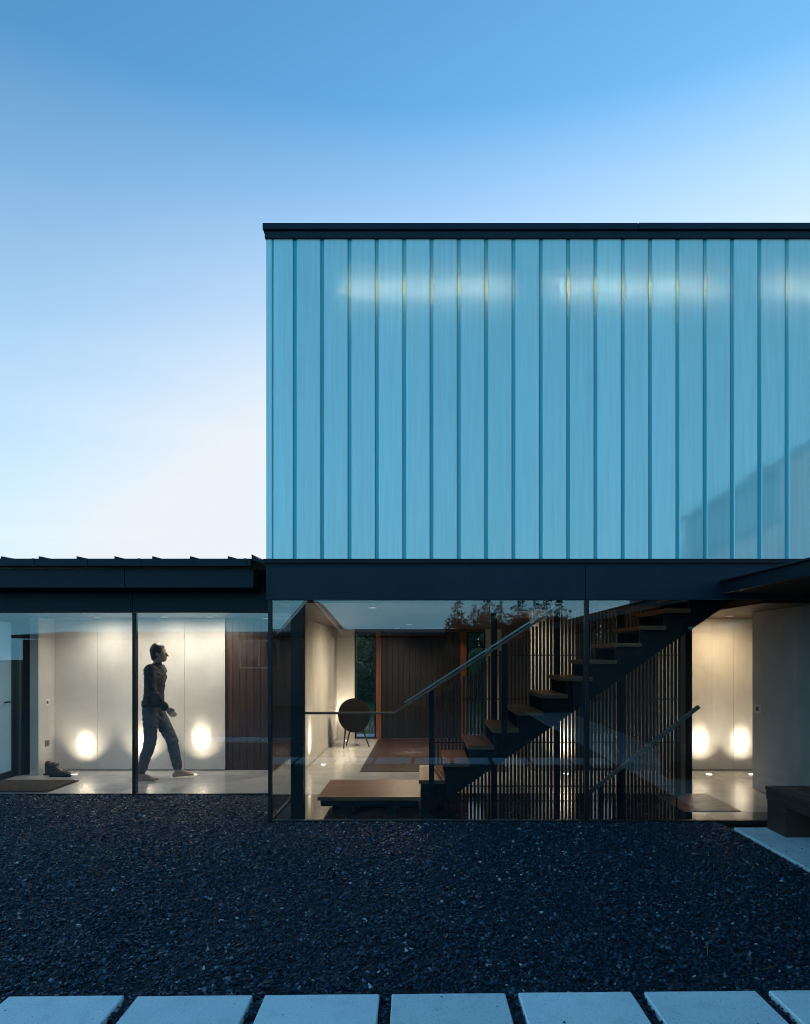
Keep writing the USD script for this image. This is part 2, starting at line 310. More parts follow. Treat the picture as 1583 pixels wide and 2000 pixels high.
for a in ((-4.9, 2.79, -4.3, -0.02, 4600, 0.0205, -0.012, 0.007), (-5.6, XC - 0.03, -0.02, YL - 0.03, 3200, 0.023, -0.012, 0.006), (-6.0, 2.79, -7.0, -4.3, 300, 0.05, -0.02, 0.0)):
    p, s = scatter(*a); P.append(p); S.append(s)
P, S = np.vstack(P), np.concatenate(S)
P[:, 2] += 0.016 * (meshkit.fbm(np.stack([P[:, 0] * 1.7, P[:, 1] * 1.7, 0 * P[:, 0]], 1), 3, 9) - 0.5)
# only where the camera or a mirror can see it
kk = 1 + P[:, 1] / DIST
keep = (P[:, 0] > -4.35 * kk - 0.35) | (P[:, 1] < -4.3)
u = P[:, 0] * cr + (P[:, 1] + 3.405) * sr; w = -P[:, 0] * sr + (P[:, 1] + 3.405) * cr
on = np.zeros(len(P), bool)
for a, b in slab_rects: on |= (u > a + 0.002) & (u < b - 0.002) & (w < -0.002) & (w > -0.598)
keep &= ~on
P, S, kk = P[keep], S[keep], kk[keep]
# grit kicked on to the slabs and the path
gn = 46
gu, gw = r.uniform(-4.0, 4.2, gn), -r.uniform(0.01, 0.5, gn) ** 1.5
P = np.vstack([P, np.stack([gu * cr - gw * sr, -3.405 + gu * sr + gw * cr, np.where(np.any([(gu > a + 0.01) & (gu < b - 0.01) for a, b in slab_rects], 0), 0.026, 0.0)], 1),
               np.stack([2.81 + r.uniform(0.005, 0.7, 40) ** 1.6, r.uniform(-3.5, -0.3, 40), np.full(40, 0.015)], 1)])
S = np.concatenate([S, np.full(gn, 0.011), np.full(40, 0.012)])
n = len(P)
size = S * np.clip(r.lognormal(0, 0.42, n), 0.45, 2.3)
ax = r.normal(size=(n, 3)) * (0.45, 0.45, 1); ang = r.uniform(0, 2 * PI, n)
q = np.zeros((n, 4))
yaw, tilt, dirn = r.uniform(0, 2 * PI, n), r.normal(0, 0.45, n), r.uniform(0, 2 * PI, n)
qz = np.stack([np.cos(yaw / 2), 0 * yaw, 0 * yaw, np.sin(yaw / 2)], 1)
qt = np.stack([np.cos(tilt / 2), np.sin(tilt / 2) * np.cos(dirn), np.sin(tilt / 2) * np.sin(dirn), 0 * tilt], 1)
a, b = qt, qz
q = np.stack([a[:, 0] * b[:, 0] - a[:, 1] * b[:, 1] - a[:, 2] * b[:, 2] - a[:, 3] * b[:, 3], a[:, 0] * b[:, 1] + a[:, 1] * b[:, 0] + a[:, 2] * b[:, 3] - a[:, 3] * b[:, 2],
              a[:, 0] * b[:, 2] - a[:, 1] * b[:, 3] + a[:, 2] * b[:, 0] + a[:, 3] * b[:, 1], a[:, 0] * b[:, 3] + a[:, 1] * b[:, 2] - a[:, 2] * b[:, 1] + a[:, 3] * b[:, 0]], 1)
idx = r.integers(0, 6, n); idx[r.random(n) < 0.055] = 6; idx[r.random(n) < 0.016] = 7
pi.CreatePrototypesRel().SetTargets(protos)
pi.CreateProtoIndicesAttr(Vt.IntArray.FromNumpy(idx.astype(np.int32)))
pi.CreatePositionsAttr(Vt.Vec3fArray.FromNumpy(P.astype(np.float32)))
pi.CreateScalesAttr(Vt.Vec3fArray.FromNumpy(np.repeat(size[:, None], 3, 1).astype(np.float32)))
pi.CreateOrientationsAttr(Vt.QuathArray([Gf.Quath(float(a), float(b), float(c), float(d)) for a, b, c, d in q]))

# ------------------------------------------------------------------ the two-storey volume
house = thing('two_storey_house', 'two-storey house volume with glowing blue channel glass above a glazed ground floor', 'house')
def part(name, mesh, m, parent=None, smooth=False, **kw): return obj(name, mesh, m, parent or house, smooth, **kw)
ZG0, ZG1 = 2.492, 5.526
X0 = PX(520, 0)
# coping
cl_ = PX(1245, 0)
part('coping', bx(X0 - 0.024, cl_ - 0.001, -0.045, 5.6, 5.592, 5.652, 0.004), 'anthracite')
part('coping', bx(cl_ + 0.001, XR, -0.0465, 5.6, 5.592, 5.6535, 0.004), 'anthracite')
part('coping_fascia', bx(X0 - 0.008, XR, -0.022, 5.58, 5.526, 5.5895), 'anthracite')
part('coping_shadow_gap', bx(X0 + 0.01, XR, -0.004, 5.5, 5.5895, 5.592), 'anthracite_dark')
part('roof', bx(X0 + 0.02, XR - 0.02, 0.07, 5.5, 5.40, 5.525), 'anthracite')
# channel glass: one plank after another, a recessed joint between them
edges = [X0] + [PX(576 + 53.45 * i, 0) for i in range(0, 33)]
J = 0.017
part('corner_strip', bx(X0, PX(531, 0), 0.0, 0.012, ZG0, ZG1, 0.002), 'channel_glass')
part('corner_strip', bx(X0 + 0.001, X0 + 0.013, 0.0125, 0.30, ZG0, ZG1), 'channel_glass')
part('plank_joint', bx(PX(531, 0) + 0.0005, PX(531, 0) + 0.012, 0.009, 0.014, ZG0, ZG1), 'channel_edge')
for i in range(len(edges) - 1):
    a = PX(534, 0) if i == 0 else edges[i] + J
    b = edges[i + 1] - J
    if a > XR: break
    web = prism([(a, 0.011), (a + 0.002, 0.004), (a + 0.008, 0.0), (b - 0.008, 0.0), (b - 0.002, 0.004), (b, 0.011), (b - 0.006, 0.011), (b - 0.009, 0.007), (a + 0.009, 0.007), (a + 0.006, 0.011)], 'y', 0, 1)
    v = web.vertices.copy(); web.vertices = np.stack([v[:, 0], v[:, 2], ZG0 + (1 - v[:, 1]) * (ZG1 - ZG0)], 1)
    pl = part('channel_glass_plank', web, 'channel_glass')
    part('plank_joint', bx(b - 0.005, b + 2 * J + 0.005, 0.0115, 0.016, ZG0, ZG1), 'channel_edge')
    part('gasket', bx(b + 0.002, b + 0.007, 0.008, 0.0112, ZG0, ZG1), 'gasket_teal')
# the white room behind the glass
part('upper_room', cat(bx(X0 + 0.03, XR, 2.6, 2.7, 2.5, 5.4), bx(X0 + 0.014, X0 + 0.03, 0.31, 2.6, 2.5, 5.4), bx(XR - 0.1, XR, 0.1, 2.6, 2.5, 5.4)), 'room_white')
part('upper_floor', cat(bx(X0 + 0.03, 0.9, 0.07, 5.5, 2.42, 2.49), bx(3.3, XR, 0.07, 5.5, 2.42, 2.49), bx(0.9, 3.3, 1.32, 5.5, 2.42, 2.49), bx(0.9, 3.3, 0.07, 0.22, 2.42, 2.49)), 'room_white')
# fascia over the ground floor glass
part('sill_flashing', cat(bx(X0 - 0.02, XR, -0.03, 0.06, 2.448, 2.489, 0.003), bx(X0 - 0.012, XR, -0.012, 0.06, 2.42, 2.448)), 'anthracite_dark')
ZB = PZ(1172, 0)
jx = PX(1143, 0)
part('fascia_panel', bx(X0 + 0.005, jx - 0.003, -0.018, 0.0, ZB, 2.419, 0.002), 'anthracite')
part('fascia_panel', bx(jx + 0.003, XR, -0.018, 0.0, ZB, 2.419, 0.002), 'anthracite')
part('beam', bx(X0 + 0.01, XR, 0.001, 0.14, ZB + 0.012, 2.419), 'anthracite_dark')
part('side_fascia', bx(X0 + 0.005, X0 + 0.02, 0.15, 5.5, ZB, 2.419), 'anthracite')
# glazing of the front and of the short return on the left
part('corner_mullion', bx(PX(524, 0), PX(531, 0), -0.005, 0.05, 0.0, ZB - 0.001, 0.002), 'steel_black')
part('mullion', bx(PX(1143, 0), PX(1151, 0), -0.008, 0.09, 0.0, ZB - 0.001, 0.002), 'steel_black')
part('bottom_rail', cat(bx(XC, jx, -0.006, 0.05, -0.03, 0.012), bx(PX(1151, 0), XR, -0.006, 0.05, -0.03, 0.012)), 'steel_black')
part('window_pane', bx(PX(531, 0) + 0.001, jx - 0.001, 0.016, 0.028, 0.0125, ZB + 0.011), 'window_glass')
part('window_pane', bx(PX(1151, 0) + 0.001, 4.3, 0.016, 0.028, 0.0125, ZB + 0.011), 'window_glass')
part('window_pane', bx(4.302, XR, 0.016, 0.028, 0.0125, ZB + 0.011), 'window_glass')
part('return_pane', bx(XC + 0.004, XC + 0.016, 0.052, YL - 0.002, 0.0125, ZB), 'window_glass')
part('return_rail', bx(XC, XC + 0.03, 0.052, YL, -0.03, 0.012), 'steel_black')
part('steel_post', bx(PX(568, 0.06), PX(592, 0.06), 0.06, 0.19, 0.002, CEIL + 0.3, 0.003), 'steel_black')
part('return_mullion', bx(XC - 0.02, XC + 0.035, YL, YL + 0.06, 0.0, CEIL), 'steel_black')

# ------------------------------------------------------------------ inside: floors, walls, ceilings
obj('floor', cat(bx(XLW, 0.05, YL, YE, -0.05, 0.0), bx(0.05, XR, 1.375, YE, -0.05, 0.0), bx(2.62, XR, 0.41, 1.375, -0.05, 0.0)), 'polished_concrete', kind='structure')
obj('stair_floor', cat(bx(XC + 0.032, 0.05, 0.052, YL, -0.05, -0.0005), bx(0.05, 2.62, 0.052, 1.375, -0.05, -0.0005), bx(2.62, XR, 0.052, 0.41, -0.05, -0.0005)), 'black_stone', kind='structure')
tf = thing('timber_floor', kind='structure')
fx0, fx1 = PX(703, 2.83), 1.15
y = 2.83
while y < YE - 0.13:
    obj('floor_board', bx(fx0, fx1, y + 0.0015, y + 0.1185, -0.01, 0.006, 0.0015), 'floor_wood', tf); y += 0.12
tm = thing('entrance_timber_mat', kind='structure')
y = 0.43
while y < 1.25:
    obj('floor_board', bx(2.622, PX(1450, 0.41) + 0.01, y + 0.0015, y + 0.1005, -0.01, 0.006, 0.0015), 'mat_wood', tm); y += 0.102
# ceiling: the stair rises through an opening
part('ceiling', cat(bx(XLW, XC + 0.03, YL + 0.06, YB, CEIL, CEIL + 0.06), bx(XC + 0.03, 0.9, 0.15, YB, CEIL, CEIL + 0.06), bx(3.3, XR, 0.15, YB, CEIL, CEIL + 0.06), bx(0.9, 3.3, 1.32, YB, CEIL, CEIL + 0.06),
                    bx(HW - 0.1, HR + 0.1, YB, YE, CEIL, CEIL + 0.06)), 'ceiling_wood')
part('stair_opening_lining', cat(bx(0.87, 0.9, 0.22, 1.32, CEIL + 0.061, 2.42), bx(3.3, 3.33, 0.22, 1.32, CEIL + 0.061, 2.42), bx(0.9, 3.3, 1.32, 1.35, CEIL + 0.061, 2.42)), 'steel_black')
# corridor back wall: plaster panels with fine joints, and a timber-lined bay
px_j = [107, 191, 360, 440]
for a, b in zip(px_j[:-1], px_j[1:]):
    part('plaster_panel', bx(PX(a, YB) + 0.002, PX(b, YB) - 0.002, YB, YB + 0.08, 0.014, CEIL - 0.001, 0.0015), 'plaster')
part('skirting_gap', bx(PX(107, YB), PX(440, YB), YB + 0.02, YB + 0.08, 0.0, 0.013), 'steel_black')
part('wall_backing', bx(XLW, HW - 0.12, YB + 0.081, YB + 0.2, 0.0, CEIL), 'plaster')
xw0, xw1 = PX(440, YB), HW - 0.115
nb = 10
for i in range(nb):
    a, b = xw0 + (xw1 - xw0) * i / nb, xw0 + (xw1 - xw0) * (i + 1) / nb
    part('wall_board', bx(a + 0.0015, b - 0.0015, YB + 0.04, YB + 0.08, 0.001, CEIL - 0.001, 0.002), 'wall_wood')
# left end: pier with switches, end wall with a frosted glass door
XP = PX(107, YB)
part('pier', bx(PX(58, 2.55), XP, 2.55, YB + 0.08, 0.001, CEIL - 0.001, 0.004), 'plaster_edge')
part('end_wall', cat(bx(-5.455, -5.315, 2.53, YB + 0.08, 0.001, CEIL - 0.001), bx(-5.315, PX(58, 2.55), 2.86, YB + 0.08, 0.001, CEIL - 0.001)), 'render_dark')
dr = part('glass_door', bx(-5.395, -5.383, 1.42, 2.46, 0.08, CEIL - 0.08), 'frosted_glass')
part('door_frame', cat(bx(-5.425, -5.355, 2.46, 2.528, 0.0, CEIL - 0.001), bx(-5.425, -5.355, YL + 0.07, 1.419, 0.0, CEIL - 0.001), bx(-5.425, -5.355, 1.42, 2.46, 0.0, 0.079), bx(-5.425, -5.355, 1.42, 2.46, CEIL - 0.079, CEIL - 0.001)), 'steel_black', dr)
part('handle', cat(cyl((-5.382, 2.36, 0.98), (-5.335, 2.36, 0.98), 0.010), cyl((-5.335, 2.37, 0.98), (-5.335, 2.24, 0.98), 0.009)), 'steel_black', dr)
# hall walls
part('plaster_wall', cat(bx(HW - 0.11, HW, YB, YE, 0.012, CEIL - 0.001)), 'plaster')
part('hall_skirting_gap', bx(HW - 0.1, HW - 0.012, YB + 0.02, YE, 0.0, 0.0115), 'steel_black')
ex = {k: PX(v, YE) for k, v in dict(a=693, b=735, c=745, d=900, e=912, f=949, g=980).items()}
DT = PZ(1234, YE)
part('plaster_wall', bx(HW + 0.001, ex['a'], YE - 0.02, YE + 0.2, 0.001, CEIL - 0.001), 'plaster')
part('plaster_wall', bx(ex['f'], HR - 0.001, YE - 0.02, YE + 0.2, 0.001, CEIL - 0.001), 'plaster')
part('door_header', bx(ex['a'] + 0.001, ex['f'] - 0.001, YE - 0.01, YE + 0.2, DT + 0.002, CEIL - 0.001), 'ceiling_wood')
for a, b in (('a', 'b'), ('e', 'f')):
    x0, x1 = ex[a] + 0.003, ex[b] - 0.003
    w_ = part('side_window', bx(x0 + 0.031, x1 - 0.031, YE + 0.05, YE + 0.06, 0.032, DT - 0.031), 'clear_glass')
    part('frame', cat(bx(x0, x0 + 0.03, YE + 0.02, YE + 0.09, 0.0, DT), bx(x1 - 0.03, x1, YE + 0.02, YE + 0.09, 0.0, DT), bx(x0 + 0.03, x1 - 0.03, YE + 0.02, YE + 0.09, 0.0, 0.031), bx(x0 + 0.03, x1 - 0.03, YE + 0.02, YE + 0.09, DT - 0.03, DT)), 'anthracite', w_)
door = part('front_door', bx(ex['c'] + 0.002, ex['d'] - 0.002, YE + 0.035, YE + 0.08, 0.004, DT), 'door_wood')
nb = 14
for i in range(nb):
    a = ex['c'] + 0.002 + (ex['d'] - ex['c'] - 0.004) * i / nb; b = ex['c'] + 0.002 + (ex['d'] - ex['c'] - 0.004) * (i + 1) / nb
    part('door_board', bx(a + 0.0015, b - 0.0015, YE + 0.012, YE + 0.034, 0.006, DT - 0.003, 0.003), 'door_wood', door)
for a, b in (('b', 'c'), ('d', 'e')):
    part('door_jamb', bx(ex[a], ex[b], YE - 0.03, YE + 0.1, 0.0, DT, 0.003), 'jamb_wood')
part('plaster_wall', bx(HR, HR + 0.1, YB + 0.1, YE, 0.001, CEIL - 0.001), 'wall_wood')
# corridor back wall to the right of the hall
xa, xb, xc, xd = HR, PX(1124, YB), PX(1152, YB), PX(1207, YB)
part('plaster_wall', bx(xa, xb, YB, YB + 0.099, 0.012, CEIL - 0.001), 'plaster')
part('wall_board', bx(xb + 0.001, xc, YB - 0.01, YB + 0.1, 0.001, CEIL - 0.001), 'door_wood')
w_ = part('rear_window', bx(xc + 0.03, xd - 0.03, YB + 0.04, YB + 0.05, 0.03, CEIL - 0.03), 'clear_glass')
part('frame', cat(bx(xc + 0.001, xc + 0.029, YB + 0.01, YB + 0.08, 0.0, CEIL - 0.001), bx(xd - 0.03, xd, YB + 0.01, YB + 0.08, 0.0, CEIL - 0.001), bx(xc + 0.03, xd - 0.03, YB + 0.01, YB + 0.08, 0.0, 0.029), bx(xc + 0.03, xd - 0.03, YB + 0.01, YB + 0.08, CEIL - 0.03, CEIL - 0.001)), 'anthracite', w_)
xe = PX(1285, YB)
nb = 6
for i in range(nb):
    a, b = xd + (xe - xd) * i / nb, xd + (xe - xd) * (i + 1) / nb
    part('wall_board', bx(a + 0.0015, b - 0.0015, YB, YB + 0.04, 0.001, CEIL - 0.001, 0.002), 'wall_wood')
for a, b in ((xe, PX(1433, YB)), (PX(1433, YB), 5.2), (5.2, XR)):
    part('plaster_panel', bx(a + 0.002, b - 0.002, YB, YB + 0.08, 0.014, CEIL - 0.001, 0.0015), 'plaster')
part('skirting_gap', bx(xe, XR, YB + 0.02, YB + 0.08, 0.0, 0.013), 'steel_black')
part('wall_backing', bx(xd + 0.002, XR, YB + 0.101, YB + 0.2, 0.0, CEIL), 'render_dark')
# side wall on the right
XS = 3.875
part('plaster_wall', bx(XS, XS + 0.12, 0.1, 1.63, 0.012, CEIL - 0.001, 0.002), 'plaster')
# black post at the end of the screen
part('steel_post', bx(PX(1334, 1.45), PX(1347, 1.45), 1.36, 1.56, 0.001, CEIL - 0.001, 0.003), 'steel_black')

# ------------------------------------------------------------------ low wing on the left
wing = thing('low_wing', 'low dark-metal wing with gutter and standing-seam roof over a lit glazed corridor', 'house wing')
def wpart(name, mesh, m, parent=None, **kw): return obj(name, mesh, m, parent or wing, **kw)
wb = PZ(1197, YL); wt = PZ(1158, YL)
jl = PX(260, YL)
wpart('beam_panel', bx(XLW, jl - 0.003, YL - 0.02, YL, wb, wt, 0.002), 'anthracite')
wpart('beam_panel', bx(jl + 0.003, X0 - 0.004, YL - 0.02, YL, wb, wt, 0.002), 'anthracite')
wpart('beam', bx(XLW, X0 - 0.004, YL + 0.001, YL + 0.15, wb + 0.012, 2.55), 'anthracite_dark')
yf = 0.92
f0, f1 = PZ(1148, yf), PZ(1112, yf)
jf = PX(245, yf)
fe = PX(496, yf)
wpart('fascia_panel', bx(XLW, jf - 0.003, yf - 0.02, yf, f0, f1, 0.002), 'anthracite')
wpart('fascia_panel', bx(jf + 0.003, fe, yf - 0.02, yf, f0, f1, 0.002), 'anthracite')
wpart('fascia_return', bx(fe - 0.02, fe, yf + 0.001, YL - 0.021, f0, f1), 'anthracite_dark')
wpart('soffit', bx(XLW, fe - 0.021, yf + 0.001, YL - 0.001, f0 + 0.02, f0 + 0.04), 'anthracite_dark')
yg = 0.80
g0, g1 = PZ(1105.5, yg), PZ(1091, yg)
ge = PX(490, yg)
gut = cat(bx(XLW, ge, yg, yg + 0.01, g0, g1, 0.002), bx(XLW, ge, yg + 0.0105, yg + 0.11, g0, g0 + 0.008), bx(ge - 0.01, ge, yg + 0.0105, yg + 0.11, g0 + 0.0085, g1))
wpart('gutter', gut, 'anthracite')
for i in range(-5, 6):
    bxp = 65 + 103.5 * i
    if bxp < 500 and PX(bxp, yg) > XLW:
        wpart('gutter_bracket', bx(PX(bxp, yg) - 0.014, PX(bxp, yg) + 0.014, yg - 0.006, yg - 0.0005, g0 - 0.004, g1 + 0.003), 'anthracite')
# roof sheet, very low pitch, with standing seams
re_ = PX(514, yg)
roof_y1 = YE - 0.6
def roof_z(yy): return g1 - 0.002 + 0.035 * (yy - yg - 0.03)
rs = wpart('roof', prism([(yg + 0.03, roof_z(yg + 0.03) - 0.02), (yg + 0.03, roof_z(yg + 0.03)), (roof_y1, roof_z(roof_y1)), (roof_y1, roof_z(roof_y1) - 0.02)], 'x', XLW, re_), 'anthracite')
i = 0
for spx in np.arange(4 - 74 * 12, 500, 73.9):
    xs = PX(spx, yg)
    if xs < XLW: continue
    h_ = 0.028
    sm = hull([(xs - 0.006, yg + 0.0, roof_z(yg) + 0.002), (xs + 0.004, yg + 0.0, roof_z(yg) + h_), (xs - 0.006, yg, roof_z(yg) + h_), (xs + 0.10, yg, roof_z(yg) + 0.002),
               (xs - 0.006, roof_y1, roof_z(roof_y1) + 0.002), (xs + 0.004, roof_y1, roof_z(roof_y1) + h_), (xs - 0.006, roof_y1, roof_z(roof_y1) + h_)])
    wpart('standing_seam', sm, 'anthracite', rs)
wpart('verge_flashing', cat(hull([(PX(492, yg), yg - 0.01, g1 + 0.045), (PX(492, yg), yg - 0.01, g1 - 0.01), (PX(517, yg), yg - 0.01, g1 - 0.045), (PX(517, yg), yg - 0.01, g1 - 0.065),
                                  (PX(492, yg), roof_y1, roof_z(roof_y1) + 0.045), (PX(517, yg), roof_y1, roof_z(roof_y1) - 0.03)])), 'anthracite')
wpart('bottom_rail', bx(XLW, XC - 0.021, YL - 0.004, YL + 0.05, -0.03, 0.006), 'steel_black')
m0, m1 = PX(258.5, YL), PX(264.5, YL)
wpart('mullion', bx(m0, m1, YL - 0.006, YL + 0.08, 0.0065, wb - 0.001, 0.002), 'steel_black')
wpart('window_pane', bx(m1 + 0.001, XC - 0.021, YL + 0.014, YL + 0.026, 0.0065, wb + 0.0115), 'window_glass')
wpart('window_pane', bx(XLW + 0.045, m0 - 0.001, YL + 0.014, YL + 0.026, 0.0065, wb + 0.0115), 'window_glass')
wpart('mullion', bx(XLW, XLW + 0.044, YL - 0.006, YL + 0.08, 0.0065, wb - 0.001, 0.002), 'steel_black')

# ------------------------------------------------------------------ wing on the right, running towards the camera
sw = thing('side_wing', 'dark wing with a deep overhanging eave on the right of the courtyard', 'house wing')
def spart(name, mesh, m, parent=None, **kw): return obj(name, mesh, m, parent or sw, **kw)
YW0, YW1 = -12.0, -0.046
spart('eave_fascia', cat(bx(2.79, 2.81, YW0, YW1, 2.155, 2.262, 0.003), bx(2.765, 2.8105, YW0, YW1, 2.2625, 2.28, 0.003)), 'anthracite_dark')
spart('soffit', bx(2.811, 4.40, YW0, YW1, 2.158, 2.172), 'soffit_black')
spart('roof', prism([(2.80, 2.2805), (5.0, 2.40), (8.6, 2.24), (8.6, 2.20), (2.80, 2.20)], 'y', YW0, YW1), 'roof_slate')
spart('wall', cat(bx(4.0, 4.15, -12.0, -4.2, 0.0, 2.157), bx(4.0, 4.15, -0.9, -0.05, 0.0, 2.157), bx(4.0, 8.5, -12.15, -12.001, 0.0, 2.19), bx(8.35, 8.5, -12.0, -0.05, 0.0, 2.19)), 'render_dark')
for i in range(3):
    y0 = -4.198 + i * 1.1
    w_ = spart('window', bx(4.05, 4.062, y0 + 0.041, y0 + 1.056, 0.05, 2.10), 'window_glass')
    spart('frame', cat(bx(4.02, 4.09, y0, y0 + 0.04, 0.0, 2.157), bx(4.02, 4.09, y0 + 1.057, y0 + 1.097, 0.0, 2.157), bx(4.02, 4.09, y0 + 0.041, y0 + 1.056, 0.0, 0.049), bx(4.02, 4.09, y0 + 0.041, y0 + 1.056, 2.101, 2.157)), 'steel_black', w_)

# ------------------------------------------------------------------ staircase
st = thing('staircase', 'open-riser staircase with timber treads, black stringers and a wide landing behind the glass', 'staircase')
RISE, RUN = 0.17, 0.2437
SY0, SY1 = 0.30, 1.27
lx0, lx1 = PX(620, 0.30), PX(823, 0.30)
nl = 8
for i in range(nl):
    y0 = SY0 + (SY1 - SY0) * i / nl; y1 = SY0 + (SY1 - SY0) * (i + 1) / nl
    obj('landing_board', bx(lx0, lx1, y0 + 0.0008, y1 - 0.0008, 0.135, 0.172, 0.0015), 'tread_wood', st)
obj('landing_frame', cat(bx(lx0 + 0.03, lx1 - 0.03, SY0 + 0.03, SY0 + 0.07, 0.075, 0.1345), bx(lx0 + 0.03, lx1 - 0.03, SY1 - 0.07, SY1 - 0.03, 0.075, 0.1345), bx(lx0 + 0.25, lx0 + 0.35, SY0 + 0.071, SY1 - 0.071, 0.0, 0.134), bx(lx1 - 0.35, lx1 - 0.25, SY0 + 0.071, SY1 - 0.071, 0.0, 0.134)), 'steel_black', st)
xr0 = PX(870, 0.30)      # right edge of the first tread above the landing
NT = 13
for i in range(NT):
    z = 0.17 * (i + 2); xr = xr0 + RUN * i
    obj('tread', bx(xr - 0.262, xr, SY0, SY1, z - 0.04, z, 0.0025), 'tread_wood', st)
# saw-tooth stringers
poly = []
for i in range(NT):
    z = 0.17 * (i + 2) - 0.041; xr = xr0 + RUN * i
    poly += [(xr - 0.243, z), (xr - 0.002, z)]
x_end = poly[-1][0]; zb = lambda x: (x - PX(893, 0.35)) * RISE / RUN + 0.2
poly = poly + [(x_end, zb(x_end)), (PX(893, 0.35) - 0.2 * RUN / RISE, 0.0), (poly[0][0], 0.0)]
for y0 in (SY0 + 0.06, SY1 - 0.10):
    obj('stringer', prism(poly, 'y', y0, y0 + 0.035), 'steel_black', st)
for i in range(NT):
    z = 0.17 * (i + 2) - 0.041; xr = xr0 + RUN * i
    obj('tread_bracket', bx(xr - 0.235, xr - 0.03, SY0 + 0.096, SY1 - 0.101, z - 0.012, z - 0.001), 'steel_black', st)
# handrail and its posts
ra, rb, rc = (PX(594, 0.29), 0.27, PZ(1393, 0.27)), (PX(771, 0.27), 0.27, PZ(1393, 0.27)), (PX(1100, 0.27), 0.27, PZ(1181, 0.27))
obj('handrail', cat(bar(ra, (rb[0] + 0.008, rb[1], rb[2]), 0.045, 0.022, c=0.003), bar(rb, rc, 0.045, 0.022, c=0.003)), 'rail_wood', st)
ul = lambda dz: ((rb[0] + 0.1, 0.315, rb[2] + 0.1 * (rc[2] - rb[2]) / (rc[0] - rb[0]) + dz), (rc[0], 0.315, rc[2] + dz))
obj('rail_flat', bar(*ul(0.038), 0.012, 0.016), 'brushed_steel', st)
for pxp, ty in ((843.5, 1352), (985.5, 1262)):
    xx = PX(pxp, 0.285); i = int(round((xx - xr0) / RUN))
    zt = rb[2] + (xx - rb[0]) * (rc[2] - rb[2]) / (rc[0] - rb[0]) - 0.015
    obj('rail_post', bx(xx - 0.026, xx + 0.026, 0.278, 0.2965, 0.17 * max(1, (xx - xr0) / RUN + 1.6), zt), 'steel_black', st)

# slatted screen behind the stair: slats follow the rake of the stair, then run to the ceiling
sc = thing('slatted_screen', 'dark timber slat screen standing behind the staircase', 'screen')
SYS = 1.315
pitch = 7.15 * K(SYS) / SCALE
xs = PX(842, SYS)
def slat_top(x):
    return min(CEIL - 0.002, 1.23 + 0.17 * math.floor((x - PX(872, SYS)) / RUN * 3) / 3)
posts = [PX(a, SYS) for a in (966, 1089, 1212)]
while xs < PX(1332, SYS):
    if all(abs(xs - p_) > 0.045 for p_ in posts):
        obj('slat', bx(xs - 0.0125, xs + 0.0125, SYS, SYS + 0.035, 0.0005, slat_top(xs)), 'slat_wood', sc)
    xs += pitch
for p_ in posts:
    obj('screen_post', bx(p_ - 0.034, p_ + 0.034, SYS + 0.001, SYS + 0.06, 0.0005, CEIL - 0.002, 0.003), 'steel_black', sc)
for zz in (PZ(1280, SYS), PZ(1366, SYS), PZ(1451, SYS), PZ(1537, SYS)):
    x_0 = PX(842, SYS)
    while slat_top(x_0) < zz + 0.03 and x_0 < 3: x_0 += pitch
    obj('screen_rail', bx(x_0 - 0.01, PX(1333, SYS), SYS + 0.0355, SYS + 0.044, zz - 0.007, zz + 0.007), 'steel_black', sc)

# second handrail by the entrance on the right
rl = thing('entrance_handrail', 'sloping timber handrail rising to the right in front of the black post', 'handrail')
a_, b_ = (PX(1147, 0.13), 0.13, PZ(1552, 0.13)), (PX(1366, 0.13), 0.13, PZ(1380, 0.13))
obj('rail', bar(a_, b_, 0.04, 0.034, c=0.004), 'rail_wood', rl)
for t in (0.12, 0.8):
    pz = np.array(a_) + (np.array(b_) - np.array(a_)) * t
    obj('bracket', cat(cyl((pz[0], 0.13, -0.003), (pz[0], 0.13, pz[2] - 0.02), 0.009, 10)), 'steel_black', rl)

# ------------------------------------------------------------------ lamps
def uplight(label, x, y, aim, power, half=16.5):
    t = thing('floor_uplight', label, 'uplight', (x, y, 0), group='recessed floor uplights')
    ring = trimesh.creation.annulus(0.036, 0.056, 0.006, sections=28); ring.apply_translation((0, 0, 0.004))
    obj('trim_ring', ring, 'brushed_steel', t)
    lens = trimesh.creation.cylinder(0.0355, 0.004, sections=24); lens.apply_translation((0, 0, 0.0022))
    obj('lens', lens, 'lamp_glow', t)
    spot(t, (0, 0, 0.03), tuple(np.array(aim) - np.array((x, y, 0))), power, half)
    spot(t, (0.004, 0, 0.03), tuple(np.array(aim) + np.array((0, 0, 0.15)) - np.array((x, y, 0))), power * 0.32, 42)
UP = 9.0
yl_ = 2.60
for px_, lab in ((146, 'floor uplight by the boots, throwing a bright oval on the corridor wall'), (266, 'floor uplight beside the mullion, at the feet of the walking person'), (380, 'floor uplight in the corridor nearest the dark timber wall')):
    x = PX(px_, yl_); uplight(lab, x, yl_, (x - 0.02, YB, 0.39 + 0.0004 * (px_ - 240)), UP * (1.1 - 0.0006 * px_))
for px_, lab in ((1386, 'floor uplight in the bright passage, left of the wall with the switch'), (1469, 'floor uplight partly hidden by the edge of the wall with the switch')):
    x = PX(px_, 2.62); uplight(lab, x, 2.62, (x, YB, 0.40), UP)
uplight('floor uplight behind the slatted screen', PX(1106, 2.65), 2.65, (PX(1102, YB), YB, 0.42), UP)
uplight('floor uplight in the hall beside the left wall', -1.46, 3.42, (HW, 3.44, 0.42), UP * 0.8)
uplight('floor uplight behind the round speaker', -1.47, 6.28, (-1.47, YE - 0.02, 0.6), UP * 1.0, 26)
